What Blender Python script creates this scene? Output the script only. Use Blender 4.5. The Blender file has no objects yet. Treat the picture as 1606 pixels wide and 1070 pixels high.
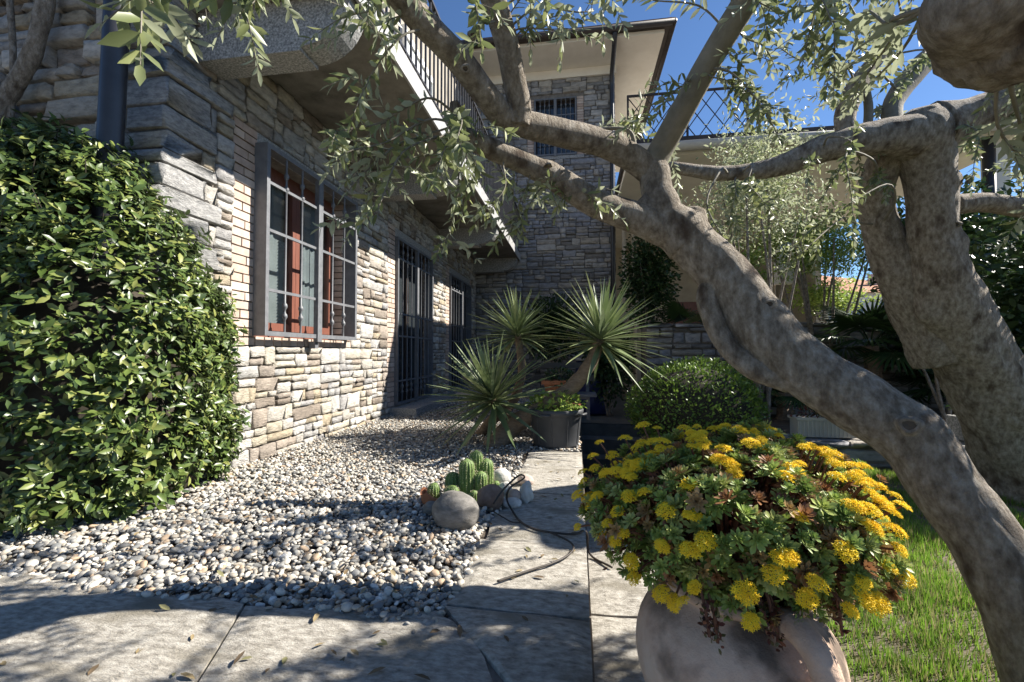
import bpy, math, random
import numpy as np
from mathutils import Vector, Matrix, noise as mnoise

# ------------------------------------------------------------------ camera, sky, sun, exposure
S = bpy.context.scene
COL = S.collection
EYE = 0.80
F = 680.0                                   # focal length in pixels of the 1606 px photograph
PITCH = math.radians(1.52); YAW = math.radians(8.53)
cam_d = bpy.data.cameras.new('camera'); cam = bpy.data.objects.new('camera', cam_d); COL.objects.link(cam)
cam.location = (0, 0, EYE); cam.rotation_euler = (math.pi / 2 + PITCH, 0, YAW)
cam_d.sensor_width = 36; cam_d.lens = F / 1606 * 36; cam_d.clip_start = 0.02; cam_d.clip_end = 900
S.camera = cam
SUN_AZ = math.radians(70); SUN_EL = math.radians(39.1)
w = bpy.data.worlds.new('World'); S.world = w; w.use_nodes = True
wn = w.node_tree.nodes; bgn = wn['Background']
sky = wn.new('ShaderNodeTexSky'); sky.sky_type = 'NISHITA'; sky.sun_disc = False
sky.sun_elevation = SUN_EL; sky.sun_rotation = SUN_AZ
sky.air_density = 1.0; sky.dust_density = 0.15; sky.ozone_density = 8.0; sky.altitude = 300
w.node_tree.links.new(sky.outputs[0], bgn.inputs[0]); bgn.inputs[1].default_value = 0.058
SUNV = Vector((math.sin(SUN_AZ) * math.cos(SUN_EL), math.cos(SUN_AZ) * math.cos(SUN_EL), math.sin(SUN_EL)))
sl = bpy.data.lights.new('sun', 'SUN'); sl.energy = 5.0; sl.angle = math.radians(0.5); sl.color = (1, 0.94, 0.85)
so = bpy.data.objects.new('sun', sl); COL.objects.link(so); so.location = (6, 4, 9)
so.rotation_euler = (-SUNV).to_track_quat('-Z', 'Y').to_euler()
S.view_settings.view_transform = 'Standard'; S.view_settings.look = 'None'
S.view_settings.exposure = 1.45; S.view_settings.gamma = 1; S.view_settings.use_curve_mapping = False
S.cycles.max_bounces = 6; S.cycles.transparent_max_bounces = 8

# ------------------------------------------------------------------ helpers
rng = np.random.default_rng(7); random.seed(7)
cp, sp_, cy, sy = math.cos(PITCH), math.sin(PITCH), math.cos(YAW), math.sin(YAW)
RT = np.array([cy, sy, 0]); FW = np.array([-sy * cp, cy * cp, sp_]); UP = np.cross(RT, FW)
CP = np.array([0, 0, EYE])
def P(u, v, d):                       # a point seen at photo pixel (u, v), d metres in front of the camera
    return CP + d * (RT * (u - 803) / F + UP * (535 - v) / F + FW)
def ray(u, v): return RT * (u - 803) / F + UP * (535 - v) / F + FW
def onz(u, v, z=0.0):
    r = ray(u, v); return CP + r * ((z - EYE) / r[2])
def ony(u, v, y):
    r = ray(u, v); return CP + r * (y / r[1])
def onx(u, v, x):
    r = ray(u, v); return CP + r * (x / r[0])
def proj(p):
    q = np.asarray(p, float) - CP; d = q @ FW
    return 803 + F * (q @ RT) / d, 535 - F * (q @ UP) / d, d

def mesh_np(name, V, Fc, mat=None, smooth=False, rnd=None):
    V = np.asarray(V, np.float32); me = bpy.data.meshes.new(name)
    if isinstance(Fc, np.ndarray):
        n, k = Fc.shape
        me.vertices.add(len(V)); me.vertices.foreach_set('co', V.ravel())
        me.loops.add(n * k); me.loops.foreach_set('vertex_index', Fc.astype(np.int32).ravel())
        me.polygons.add(n); me.polygons.foreach_set('loop_start', np.arange(0, n * k, k, dtype=np.int32))
        me.update(calc_edges=True)
    else:
        me.from_pydata(V.tolist(), [], Fc)
    if smooth: me.polygons.foreach_set('use_smooth', np.ones(len(me.polygons), bool))
    if rnd is not None:
        a = me.attributes.new('rnd', 'FLOAT', 'POINT'); a.data.foreach_set('value', np.asarray(rnd, np.float32))
    if mat: me.materials.append(mat)
    return me

WO = {}                               # world position of every object's origin (nothing that has children is rotated)
def wo(o): return WO.get(o.name, np.zeros(3)) if o else np.zeros(3)
def put(name, me, origin, parent=None, R=None):
    o = bpy.data.objects.new(name, me); COL.objects.link(o)
    origin = np.asarray(origin, float)
    if parent: o.parent = parent
    l = origin - wo(parent)
    if R is None: o.location = l
    else:
        M4 = Matrix.Identity(4)
        for i in range(3):
            for j in range(3): M4[i][j] = R[i][j]
            M4[i][3] = l[i]
        o.matrix_basis = M4
    WO[o.name] = origin
    return o
def build(name, V, Fc, mat, parent=None, smooth=False, rnd=None, origin=None):
    V = np.asarray(V, float)
    if origin is None:
        origin = V.mean(0) if parent else np.array([V[:, 0].mean(), V[:, 1].mean(), V[:, 2].min()])
    return put(name, mesh_np(name, V - origin, Fc, mat, smooth, rnd), origin, parent)
def thing(name, loc, label, cat, group=None):
    o = put(name, None, loc); o.empty_display_size = .1
    tag(o, label, cat, group); return o
def tag(o, label=None, cat=None, group=None, kind=None):
    if label: o['label'] = label
    if cat: o['category'] = cat
    if group: o['group'] = group
    if kind: o['kind'] = kind
    return o

class G:                              # collects shapes for ONE mesh
    def __init__(s): s.V = []; s.F = []
    def add(s, V, Fc):
        n = len(s.V); s.V += [tuple(map(float, v)) for v in V]; s.F += [tuple(int(i) + n for i in f) for f in Fc]; return s
    def box(s, x0, x1, y0, y1, z0, z1):
        V = [(x, y, z) for z in (z0, z1) for y in (y0, y1) for x in (x0, x1)]
        return s.add(V, [(0, 2, 3, 1), (4, 5, 7, 6), (0, 1, 5, 4), (2, 6, 7, 3), (0, 4, 6, 2), (1, 3, 7, 5)])
    def tube(s, pts, rad, n=8, cap=True):
        V, Fc = tube(pts, rad, n, cap); return s.add(V, Fc)
    def lathe(s, prof, c=(0, 0, 0), n=24, axis=None):
        V = []; Fc = []
        for r, z in prof:
            for k in range(n):
                a = 2 * math.pi * k / n; V.append((c[0] + r * math.cos(a), c[1] + r * math.sin(a), c[2] + z))
        for i in range(len(prof) - 1):
            for k in range(n):
                k2 = (k + 1) % n; Fc.append((i * n + k, i * n + k2, (i + 1) * n + k2, (i + 1) * n + k))
        return s.add(V, Fc)
    def prism(s, poly, z0, z1):       # polygon in x, y
        n = len(poly); V = [(x, y, z0) for x, y in poly] + [(x, y, z1) for x, y in poly]
        return s.add(V, [tuple(range(n))[::-1], tuple(range(n, 2 * n))] + [(i, (i + 1) % n, n + (i + 1) % n, n + i) for i in range(n)])
    def map(s, f): s.V = [tuple(f(*v)) for v in s.V]; return s
    def obj(s, name, mat, parent=None, smooth=False, origin=None):
        return build(name, s.V, s.F, mat, parent, smooth, origin=origin)

def frame_of(t, ref=None):
    t = t / np.linalg.norm(t)
    ref = np.array([0, 0, 1.]) if ref is None else ref
    if abs(t @ ref) > .95: ref = np.array([1., 0, 0])
    a = np.cross(t, ref); a /= np.linalg.norm(a); b = np.cross(a, t)
    return t, a, b
def catmull(pts, per=8):
    p = np.asarray(pts, float); p = np.vstack([2 * p[0] - p[1], p, 2 * p[-1] - p[-2]]); out = []
    for i in range(1, len(p) - 2):
        for k in range(per):
            t = k / per
            out.append(.5 * (2 * p[i] + (p[i + 1] - p[i - 1]) * t + (2 * p[i - 1] - 5 * p[i] + 4 * p[i + 1] - p[i + 2]) * t * t + (3 * p[i] - p[i - 1] - 3 * p[i + 1] + p[i + 2]) * t ** 3))
    out.append(p[-2]); return np.array(out)
def tube(pts, rad, n=8, cap=True, rough=0, freq=6, seed=0):
    pts = np.asarray(pts, float); m = len(pts)
    rad = np.full(m, rad) if np.isscalar(rad) else np.asarray(rad, float)
    V = []; Fc = []; ref = None
    T = np.gradient(pts, axis=0); arc = np.concatenate([[0], np.cumsum(np.linalg.norm(np.diff(pts, axis=0), axis=1))])
    _, a, b = frame_of(T[0])
    for i in range(m):
        t = T[i] / np.linalg.norm(T[i])
        a = a - t * (a @ t); a /= np.linalg.norm(a); b = np.cross(t, a)
        for k in range(n):
            th = 2 * math.pi * k / n
            d = a * math.cos(th) + b * math.sin(th); r = rad[i]
            if rough:
                q0 = Vector((math.cos(th) * r, math.sin(th) * r, 0)) * freq
                f1 = lambda k, al: mnoise.noise(Vector((q0.x * k + seed, q0.y * k, arc[i] * freq * al + seed)))
                nn = .9 * f1(1, .6) + .5 * f1(2.6, 1.1) + .30 * f1(6, 1.6) - .45 * max(0, .10 - abs(f1(3.4, .5))) * 8 + .14 * math.sin(th * 3 + seed + arc[i] * 2)
                r = r * (1 + rough * nn)
            V.append(pts[i] + d * r)
    for i in range(m - 1):
        for k in range(n):
            k2 = (k + 1) % n; Fc.append((i * n + k, i * n + k2, (i + 1) * n + k2, (i + 1) * n + k))
    if cap:
        V.append(pts[0] - T[0] / np.linalg.norm(T[0]) * rad[0] * .25); V.append(pts[-1] + T[-1] / np.linalg.norm(T[-1]) * rad[-1] * .25); e = len(V)
        for k in range(n):
            Fc.append((e - 2, (k + 1) % n, k)); Fc.append((e - 1, (m - 1) * n + k, (m - 1) * n + (k + 1) % n))
    return V, Fc
def basis(d, up):                     # rows of (x along d, z close to up): returns (N,3,3) column bases
    d = d / np.linalg.norm(d, axis=1, keepdims=True)
    y = np.cross(up, d); ln = np.linalg.norm(y, axis=1, keepdims=True); y = np.where(ln < 1e-4, np.array([[0, 1., 0]]), y / np.maximum(ln, 1e-6))
    z = np.cross(d, y); return np.stack([d, y, z], 2)
def scatter(tv, tf, R, loc, scale):   # many copies of one template as arrays
    tv = np.asarray(tv, float); tf = np.asarray(tf); N = len(loc)
    sc = np.asarray(scale, float); sc = sc[:, None] if sc.ndim == 1 else sc
    V = np.einsum('nij,nvj->nvi', R, tv[None] * sc[:, None, :]) + loc[:, None]
    Fc = tf[None] + (np.arange(N) * len(tv))[:, None, None]
    return V.reshape(-1, 3), Fc.reshape(-1, tf.shape[1])
def unit(n): 
    v = rng.normal(size=(n, 3)); return v / np.linalg.norm(v, axis=1, keepdims=True)

# ------------------------------------------------------------------ materials
def mat(name, cols, scale=6, rough=.8, bump=.3, bscale=40, rcols=None, stretch=(1, 1, 1), spec=.35, transl=0, back=None, metal=0, detail=5, bdist=.01, coat=0, layer=None):
    m = bpy.data.materials.new(name); m.use_nodes = True; nt = m.node_tree; N = nt.nodes; L = nt.links
    bs = N['Principled BSDF']; out = N['Material Output']
    geo = N.new('ShaderNodeNewGeometry'); mp = N.new('ShaderNodeMapping'); mp.inputs['Scale'].default_value = stretch
    L.new(geo.outputs['Position'], mp.inputs['Vector'])
    nz = N.new('ShaderNodeTexNoise'); nz.inputs['Scale'].default_value = scale; nz.inputs['Detail'].default_value = detail; nz.inputs['Roughness'].default_value = .65
    L.new(mp.outputs[0], nz.inputs['Vector'])
    def ramp(cl, inp, lo=.3, hi=.7, const=False):
        r = N.new('ShaderNodeValToRGB'); e = r.color_ramp.elements
        while len(e) < len(cl): e.new(.5)
        for i, c in enumerate(cl):
            e[i].position = (i / len(cl)) if const else lo + (hi - lo) * i / max(1, len(cl) - 1); e[i].color = (*c, 1)
        if const: r.color_ramp.interpolation = 'CONSTANT'
        L.new(inp, r.inputs[0]); return r.outputs[0]
    col = ramp(cols, nz.outputs['Fac'])
    def mixc(a, b, mode, fac=1.0):
        x = N.new('ShaderNodeMix'); x.data_type = 'RGBA'; x.blend_type = mode
        if isinstance(fac, float): x.inputs[0].default_value = fac
        else: L.new(fac, x.inputs[0])
        L.new(a, x.inputs[6])
        if isinstance(b, tuple): x.inputs[7].default_value = (*b, 1)
        else: L.new(b, x.inputs[7])
        return x.outputs[2]
    if rcols:
        oi = N.new('ShaderNodeObjectInfo'); at = N.new('ShaderNodeAttribute'); at.attribute_name = 'rnd'
        ad = N.new('ShaderNodeMath'); ad.operation = 'ADD'; L.new(oi.outputs['Random'], ad.inputs[0]); L.new(at.outputs['Fac'], ad.inputs[1])
        fr = N.new('ShaderNodeMath'); fr.operation = 'FRACT'; L.new(ad.outputs[0], fr.inputs[0])
        col = mixc(ramp(rcols, fr.outputs[0], const=True), col, 'MULTIPLY')
    if layer:                          # (colour, scale, lo, hi): stains with a shape of their own
        n3 = N.new('ShaderNodeTexNoise'); n3.inputs['Scale'].default_value = layer[1]; n3.inputs['Detail'].default_value = 6
        L.new(mp.outputs[0], n3.inputs['Vector'])
        fac = ramp([(0, 0, 0), (1, 1, 1)], n3.outputs['Fac'], layer[2], layer[3])
        col = mixc(col, layer[0], 'MIX', fac)
    if back:
        col = mixc(col, back, 'MIX', geo.outputs['Backfacing'])
    L.new(col, bs.inputs['Base Color'])
    bs.inputs['Roughness'].default_value = rough; bs.inputs['Specular IOR Level'].default_value = spec; bs.inputs['Metallic'].default_value = metal
    if coat: bs.inputs['Coat Weight'].default_value = coat; bs.inputs['Coat Roughness'].default_value = .15
    if bump:
        n2 = N.new('ShaderNodeTexNoise'); n2.inputs['Scale'].default_value = bscale; n2.inputs['Detail'].default_value = 6; n2.inputs['Roughness'].default_value = .7
        L.new(mp.outputs[0], n2.inputs['Vector'])
        bp = N.new('ShaderNodeBump'); bp.inputs['Strength'].default_value = bump; bp.inputs['Distance'].default_value = bdist
        L.new(n2.outputs['Fac'], bp.inputs['Height']); L.new(bp.outputs[0], bs.inputs['Normal'])
    if transl:
        tr = N.new('ShaderNodeBsdfTranslucent'); L.new(col, tr.inputs['Color']); mx = N.new('ShaderNodeMixShader'); mx.inputs[0].default_value = transl
        L.new(bs.outputs[0], mx.inputs[1]); L.new(tr.outputs[0], mx.inputs[2]); L.new(mx.outputs[0], out.inputs['Surface'])
    return m
g = lambda v: (v, v, v)
WARM = [(.42, .41, .39), (.46, .42, .36), (.54, .51, .46), (.36, .35, .34), (.45, .40, .31), (.34, .295, .25), (.58, .55, .50), (.45, .42, .37), (.26, .22, .18), (.42, .355, .255), (.48, .46, .43), (.52, .48, .40), (.34, .29, .24), (.50, .47, .42)]
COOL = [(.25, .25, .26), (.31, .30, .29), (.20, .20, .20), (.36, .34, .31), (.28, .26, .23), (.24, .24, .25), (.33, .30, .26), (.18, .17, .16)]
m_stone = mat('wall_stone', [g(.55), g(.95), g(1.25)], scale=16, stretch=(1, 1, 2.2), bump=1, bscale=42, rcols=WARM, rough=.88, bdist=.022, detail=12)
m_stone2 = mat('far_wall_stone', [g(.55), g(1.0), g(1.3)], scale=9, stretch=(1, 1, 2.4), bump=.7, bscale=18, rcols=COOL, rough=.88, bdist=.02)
m_gneiss = mat('grey_gneiss', [(.16, .16, .16), (.33, .325, .315), (.50, .49, .47)], scale=22, stretch=(1, 1, 2.6), bump=1, bscale=46, rough=.85, bdist=.02, detail=12)
m_mortar = mat('mortar', [(.11, .095, .08), (.24, .215, .185)], scale=14, bump=.6, bscale=40, rough=.95)
m_brick = mat('brick', [g(.75), g(1.1)], scale=14, bump=.4, bscale=60, rcols=[(.44, .34, .27), (.50, .40, .33), (.40, .30, .24), (.53, .44, .37), (.46, .37, .31)], rough=.9)
m_granite = mat('granite', [(.10, .10, .10), (.26, .26, .25), (.48, .47, .45)], scale=75, bump=.35, bscale=90, rough=.75, detail=3)
m_conc = mat('balcony_concrete', [(.10, .095, .08), (.19, .175, .15), (.25, .235, .205)], scale=4, bump=.3, bscale=25, rough=.9)
m_iron = mat('dark_iron', [(.10, .105, .115), (.16, .165, .175)], scale=20, bump=.1, bscale=80, rough=.5, spec=.5)
m_steel = mat('painted_steel', [(.27, .27, .265), (.38, .38, .37)], scale=12, bump=.05, rough=.45, spec=.5)
m_wood = mat('red_wood', [(.12, .042, .028), (.19, .07, .045)], scale=10, stretch=(4, 4, .5), bump=.15, rough=.45, spec=.5)
m_glass = mat('window_glass', [(.02, .025, .028), (.03, .035, .038)], scale=1, bump=0, rough=.03, spec=.9)
m_curt = mat('curtain_cloth', [(.18, .195, .205), (.26, .28, .29)], scale=4, bump=.1, rough=.9)
m_blind = mat('blind', [(.38, .40, .40), (.46, .48, .48)], scale=5, bump=0, rough=.5)
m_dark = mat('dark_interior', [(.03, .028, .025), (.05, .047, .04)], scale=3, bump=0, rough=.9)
m_pipe = mat('pipe_paint', [(.016, .016, .02), (.03, .03, .035)], scale=8, bump=.05, rough=.38, spec=.5)
m_brown = mat('brown_gutter', [(.03, .022, .018), (.055, .042, .035)], scale=6, bump=.1, rough=.5)
m_cream = mat('cream_stucco', [(.68, .635, .55), (.78, .735, .65)], scale=3, bump=.15, bscale=50, rough=.9)
m_shadewhite = mat('shade_toned_white', [(.36, .34, .30), (.44, .42, .37)], scale=4, bump=.1, rough=.6)  # white darkened in place of shade, for the terrace gutter and the trough
m_render = mat('grey_render', [(.24, .215, .175), (.33, .30, .25)], scale=3, bump=.3, bscale=40, rough=.9, layer=((.17, .15, .12), 2, .55, .7))
m_beige = mat('beige_render', [(.36, .31, .235), (.47, .415, .325)], scale=3, bump=.3, bscale=40, rough=.9, layer=((.26, .225, .17), 1.5, .55, .72))
m_white = mat('white_paint', [(.68, .67, .63), (.78, .77, .73)], scale=5, bump=.05, rough=.5)
m_slab = mat('slab_stone', [(.15, .135, .11), (.35, .325, .28), (.53, .50, .44)], scale=26, stretch=(1.0, 2.2, 1), bump=1, bscale=85, rough=.9, detail=14, bdist=.008, layer=((.20, .18, .14), 3.2, .53, .70))
m_peb = mat('pebble', [g(.75), g(1.15)], scale=45, bump=.25, bscale=120, rcols=[(0.422, 0.398, 0.345), (0.536, 0.498, 0.429), (0.251, 0.246, 0.228), (0.353, 0.330, 0.286), (0.171, 0.174, 0.170), (0.660, 0.638, 0.583), (0.308, 0.274, 0.223), (0.410, 0.358, 0.286), (0.217, 0.218, 0.212), (0.456, 0.431, 0.382), (0.353, 0.263, 0.180), (0.125, 0.125, 0.122), (0.285, 0.269, 0.239)], rough=.7, spec=.4)
m_soil = mat('soil', [(.05, .04, .03), (.10, .08, .06)], scale=14, bump=.8, bscale=50, rough=.95)
m_dirt = mat('lawn_soil', [(.09, .075, .05), (.17, .145, .10)], scale=9, bump=.7, bscale=60, rough=.95)
m_grass = mat('grass_blade', [g(.7), g(1.1)], scale=4, bump=0, rough=.5, transl=.4, rcols=[(.17, .31, .035), (.21, .37, .04), (.13, .25, .03), (.26, .40, .055), (.30, .29, .11), (.15, .28, .03), (.34, .29, .15)])
m_jas = mat('jasmine_leaf', [g(.8), g(1.15)], scale=5, bump=0, rough=.36, spec=.45, transl=.22, rcols=[(0.066, 0.106, 0.023), (0.087, 0.132, 0.032), (0.051, 0.084, 0.023), (0.122, 0.167, 0.040), (0.071, 0.114, 0.032), (0.173, 0.211, 0.052), (0.102, 0.150, 0.034), (0.051, 0.084, 0.029), (0.224, 0.246, 0.069), (0.087, 0.132, 0.034)], back=(0.092, 0.123, 0.052))
m_twig_core = mat('twig_and_dark_core', [(.028, .024, .017), (.05, .042, .03)], scale=20, bump=.3, rough=.9)  # for the shoots, and for dark cores that imitate inner shade
m_bark = mat('olive_bark', [(.12, .095, .07), (.28, .24, .19), (.45, .41, .355)], scale=42, stretch=(1, 1, .55), bump=1, bscale=95, rough=.93, bdist=.022, detail=14, layer=((.085, .06, .042), 13, .55, .70))
m_bough = mat('olive_young_bark', [(.13, .12, .09), (.22, .20, .16)], scale=14, bump=.4, bscale=50, rough=.85)
m_olive = mat('olive_leaf', [g(.85), g(1.1)], scale=3, bump=0, rough=.42, spec=.45, transl=.38, rcols=[(.16, .19, .075), (.20, .235, .095), (.13, .16, .065), (.24, .27, .115), (.18, .21, .095), (.29, .32, .13)], back=(.33, .36, .24))
m_litter = mat('dry_leaf', [g(.8), g(1.1)], scale=9, bump=0, rough=.8, rcols=[(.17, .12, .065), (.22, .17, .09), (.12, .085, .05), (.18, .17, .08), (.27, .22, .13)])
m_sage = mat('pale_leaf', [g(.85), g(1.1)], scale=3, bump=0, rough=.5, transl=.35, rcols=[(.28, .32, .15), (.34, .38, .18), (.23, .27, .12), (.38, .44, .17)], back=(.42, .45, .30))
m_lime = mat('lime_leaf', [g(.85), g(1.1)], scale=3, bump=0, rough=.45, transl=.4, rcols=[(.24, .34, .07), (.32, .42, .09), (.18, .27, .06), (.38, .46, .12)])
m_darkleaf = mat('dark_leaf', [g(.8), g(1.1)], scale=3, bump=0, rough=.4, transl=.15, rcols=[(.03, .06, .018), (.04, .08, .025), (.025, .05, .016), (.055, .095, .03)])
m_box = mat('box_leaf', [g(.8), g(1.15)], scale=5, bump=0, rough=.4, transl=.2, rcols=[(.11, .18, .03), (.14, .23, .04), (.18, .27, .05), (.08, .14, .025)])
m_yuc = mat('yucca_leaf', [g(.75), g(1.15)], scale=6, bump=0, rough=.45, spec=.4, transl=.15, rcols=[(.18, .23, .105), (.21, .26, .115), (.14, .19, .08), (.26, .30, .14), (.19, .24, .13)])
m_yuct = mat('yucca_trunk', [(.13, .095, .065), (.26, .195, .135)], scale=22, stretch=(1, 1, 2.5), bump=.9, bscale=45, rough=.9)
m_cact = mat('cactus_skin', [(.09, .15, .035), (.14, .21, .055)], scale=12, bump=.2, bscale=80, rough=.55)
m_spine = mat('cactus_spine', [(.55, .52, .33), (.68, .64, .44)], scale=20, bump=0, rough=.6)
m_rock = mat('boulder_grey', [(.085, .08, .072), (.16, .15, .135), (.24, .225, .205)], scale=16, stretch=(1, 1, 2.5), bump=.4, bscale=60, rough=.8, detail=8)
m_rockb = mat('boulder_brown', [(.13, .085, .06), (.24, .165, .125), (.30, .22, .18)], scale=12, bump=.5, bscale=40, rough=.85)
m_rockw = mat('boulder_white', [(.36, .34, .30), (.52, .50, .46), (.60, .58, .54)], scale=18, bump=.7, bscale=40, rough=.85)
m_rockp = mat('boulder_pink', [(.38, .29, .24), (.47, .38, .32)], scale=10, bump=.2, bscale=50, rough=.75)
m_terra = mat('terracotta', [(.30, .115, .055), (.42, .175, .085)], scale=9, bump=.25, bscale=50, rough=.85)
m_urn = mat('urn_clay', [(.36, .235, .165), (.50, .355, .26), (.56, .43, .33)], scale=9, bump=.5, bscale=60, rough=.88, detail=10, layer=((.13, .095, .07), 6.5, .50, .62))
m_pot = mat('grey_plastic', [(.042, .044, .047), (.062, .064, .068)], scale=8, bump=.08, bscale=50, rough=.5)
m_cable = mat('cable_rubber', [(.025, .02, .017), (.05, .04, .032)], scale=15, bump=0, rough=.55)
m_blue = mat('blue_plastic', [(.012, .02, .075), (.02, .03, .11)], scale=6, bump=0, rough=.4)
m_sedum = mat('sedum_leaf', [g(.85), g(1.15)], scale=20, bump=0, rough=.5, spec=.35, transl=.2, rcols=[(.25, .33, 0.075), (.32, .40, 0.102), (.20, .28, 0.061), (.37, .43, 0.116), (.24, .31, 0.088), (.33, .22, 0.082), (.29, .33, 0.102), (.22, .30, 0.075), (.40, .44, 0.150), (.36, .24, 0.109), (.19, .27, 0.068), (.28, .14, 0.061), (.28, .36, 0.082)])
m_sedstem = mat('sedum_stem', [(.10, .04, .025), (.17, .08, .045)], scale=20, bump=.2, rough=.8)
m_redleaf = mat('sedum_red_leaf', [g(.8), g(1.2)], scale=20, bump=0, rough=.5, transl=.15, rcols=[(.10, .03, .02), (.15, .055, .03), (.07, .03, .018), (.10, .09, .03)])
m_flower = mat('sedum_flower', [(.88, .58, .012), (.96, .76, .04)], scale=60, bump=0, rough=.6, transl=.25)
m_bud = mat('sedum_bud', [(.55, .32, .02), (.7, .45, .03)], scale=60, bump=0, rough=.6)
m_roof = mat('roof_tile', [(.30, .13, .07), (.42, .21, .12)], scale=8, bump=.4, bscale=30, rough=.9)
m_ground = mat('ground_earth', [(.10, .09, .07), (.16, .14, .11)], scale=3, bump=.5, bscale=30, rough=.95)
m_conc2 = mat('pit_concrete', [(.07, .07, .065), (.13, .13, .12)], scale=5, bump=.4, bscale=30, rough=.9)
m_ink = mat('sign_ink', [(.03, .03, .03), (.05, .05, .05)], bump=0)

# ------------------------------------------------------------------ ground, paving, pit
LOW = -0.20
PX0, PX1, PY0, PY1 = 0.05, 0.98, 2.9, 6.4                  # the stairwell pit beside the raised path
def sheet(x0, x1, y0, y1, z): return [(x0, y0, z), (x1, y0, z), (x1, y1, z), (x0, y1, z)]
gr = G(); B = 420
for r in ((-B, B, -B, PY0), (-B, B, PY1, B), (-B, PX0, PY0, PY1), (PX1, B, PY0, PY1)):
    gr.add(sheet(*r, LOW - .02), [(0, 1, 2, 3)])
tag(gr.obj('ground', m_ground, origin=(0, 0, LOW - .02)), kind='structure')
bed = G().box(-9, -.40, 1.0, 10.0, -.30, -.022).box(-.40, .02, 3.60, 10.0, -.30, -.024)
bed = tag(bed.obj('gravel_bed', m_soil, origin=(-2, 4, -.3)), kind='structure')
pit = G()
pit.box(PX0 - .2, PX0, PY0, PY1, -1.9, LOW - .03).box(PX1, PX1 + .2, PY0, PY1, -1.9, LOW - .03)
pit.box(PX0 - .2, PX1 + .2, PY0 - .2, PY0, -1.9, LOW - .03).box(PX0 - .2, PX1 + .2, PY1, PY1 + .2, -1.9, LOW - .03)
pit.box(PX0 - .2, PX1 + .2, PY0 - .2, PY1 + .2, -2.05, -1.9)
pit = tag(pit.obj('stairwell', m_conc2), kind='structure')
for i in range(6):
    G().box(PX0, PX1, PY1 - .28 * (i + 1), PY1 - .28 * i, -1.9, LOW - .2 - .2 * i).obj('step', m_conc2, pit)
# paving: every slab its own piece, riven top, uneven rim
def slab(poly, z0, z1, parent, name='slab', n=9, rough=.006, cham=.012, seed=0, ragged=()):
    """poly: four corners anticlockwise; grid top with slight relief and a chipped rim"""
    p = [np.array(q, float) for q in poly]
    V = []; Fc = []
    for j in range(n + 1):
        for i in range(n + 1):
            s, t = i / n, j / n
            if i == 0: s = 0.0
            q = (p[0] * (1 - s) + p[1] * s) * (1 - t) + (p[3] * (1 - s) + p[2] * s) * t
            e = min(i, n - i, j, n - j)
            side = [j == 0, i == n, j == n, i == 0]
            off = np.zeros(2)
            for k in range(4):
                if side[k] and k in ragged:
                    d = p[(k + 1) % 4] - p[k]; nrm = np.array([d[1], -d[0]]) / np.linalg.norm(d)
                    off += nrm * (.035 * mnoise.noise(Vector((q[0] * 5, q[1] * 5, seed))) + .02 * mnoise.noise(Vector((q[0] * 17, q[1] * 17, seed))))
            z = z1 + rough * mnoise.noise(Vector((q[0] * 4, q[1] * 4, seed))) + rough * .5 * mnoise.noise(Vector((q[0] * 14, q[1] * 14, seed)))
            if e == 0: z -= cham * (.5 + .5 * abs(mnoise.noise(Vector((q[0] * 20, q[1] * 20, 3)))))
            V.append((q[0] + off[0], q[1] + off[1], z))
    for j in range(n):
        for i in range(n):
            a = j * (n + 1) + i; Fc.append((a, a + 1, a + n + 2, a + n + 1))
    rim = [i for i in range(n + 1)] + [(n + 1) * j + n for j in range(1, n + 1)] + [(n + 1) * n + i for i in range(n - 1, -1, -1)] + [(n + 1) * j for j in range(n - 1, 0, -1)]
    b = len(V)
    for k in rim: V.append((V[k][0], V[k][1], z0))
    m = len(rim)
    for k in range(m): Fc.append((rim[(k + 1) % m], rim[k], b + k, b + (k + 1) % m))
    return build(name, V, Fc, m_slab, parent, smooth=False)
path = G().box(-.395, .015, -.6, 3.59, -.32, -.016).box(-9, -.395, -.6, .995, -.32, -.016)
path = tag(path.obj('path', m_mortar, origin=(-.2, 1.5, -.32)), kind='structure')
J = .006
ys = [1.36, 1.86, 2.52, 3.10, 3.60]
for i in range(4):
    d = .012 * (-1) ** i
    slab([(-.42 + .01 * i, ys[i] + J), (.035, ys[i] + J - .01), (.035, ys[i + 1] - J + d - .01), (-.41 + .01 * i, ys[i + 1] - J + d)], -.07, 0, path, seed=i, ragged=(3,))
slab([(-.155, 1.05), (.035, .86), (.035, 1.36 - J - .01), (-.42, 1.36 - J)], -.07, .001, path, seed=11)          # mitred corner piece
slab([(-.155 - .01, 1.045 - .005), (-.43, 1.345), (-1.05, 1.27), (-.78, .62)][::-1], -.07, -.001, path, seed=12, ragged=(1,2))
slab([(.035, .845), (-.15, 1.035), (-.76, .60), (-.3, .05), (.035, .05)][:4][::-1] , -.07, .002, path, seed=13)
slab([(-.31, .03), (.035, .03), (.035, .83), (-.14, .82)], -.07, -.002, path, seed=18)
slab([(-1.765, .40), (-.788, .617), (-1.058, 1.27), (-2.062, 1.33)], -.07, .003, path, seed=14, ragged=(2,))
slab([(-3.1, .30), (-1.77, .40), (-2.07, 1.33), (-3.3, 1.36)], -.07, 0, path, seed=15, ragged=(2,))
slab([(-4.6, .30), (-3.12, .30), (-3.32, 1.36), (-4.7, 1.4)], -.07, .002, path, seed=16, ragged=(2,))
slab([(-3.1, -.5), (-.32, -.5), (-.32, .02), (-1.77, .38)], -.07, 0, path, seed=17)
lowp = tag(G().box(.04, .66, -.5, 2.86, LOW - .12, LOW - .015).obj('terrace', m_mortar), kind='structure')
yl = [-.4, .55, 1.22, 1.72, 2.3, 2.86]
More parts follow.
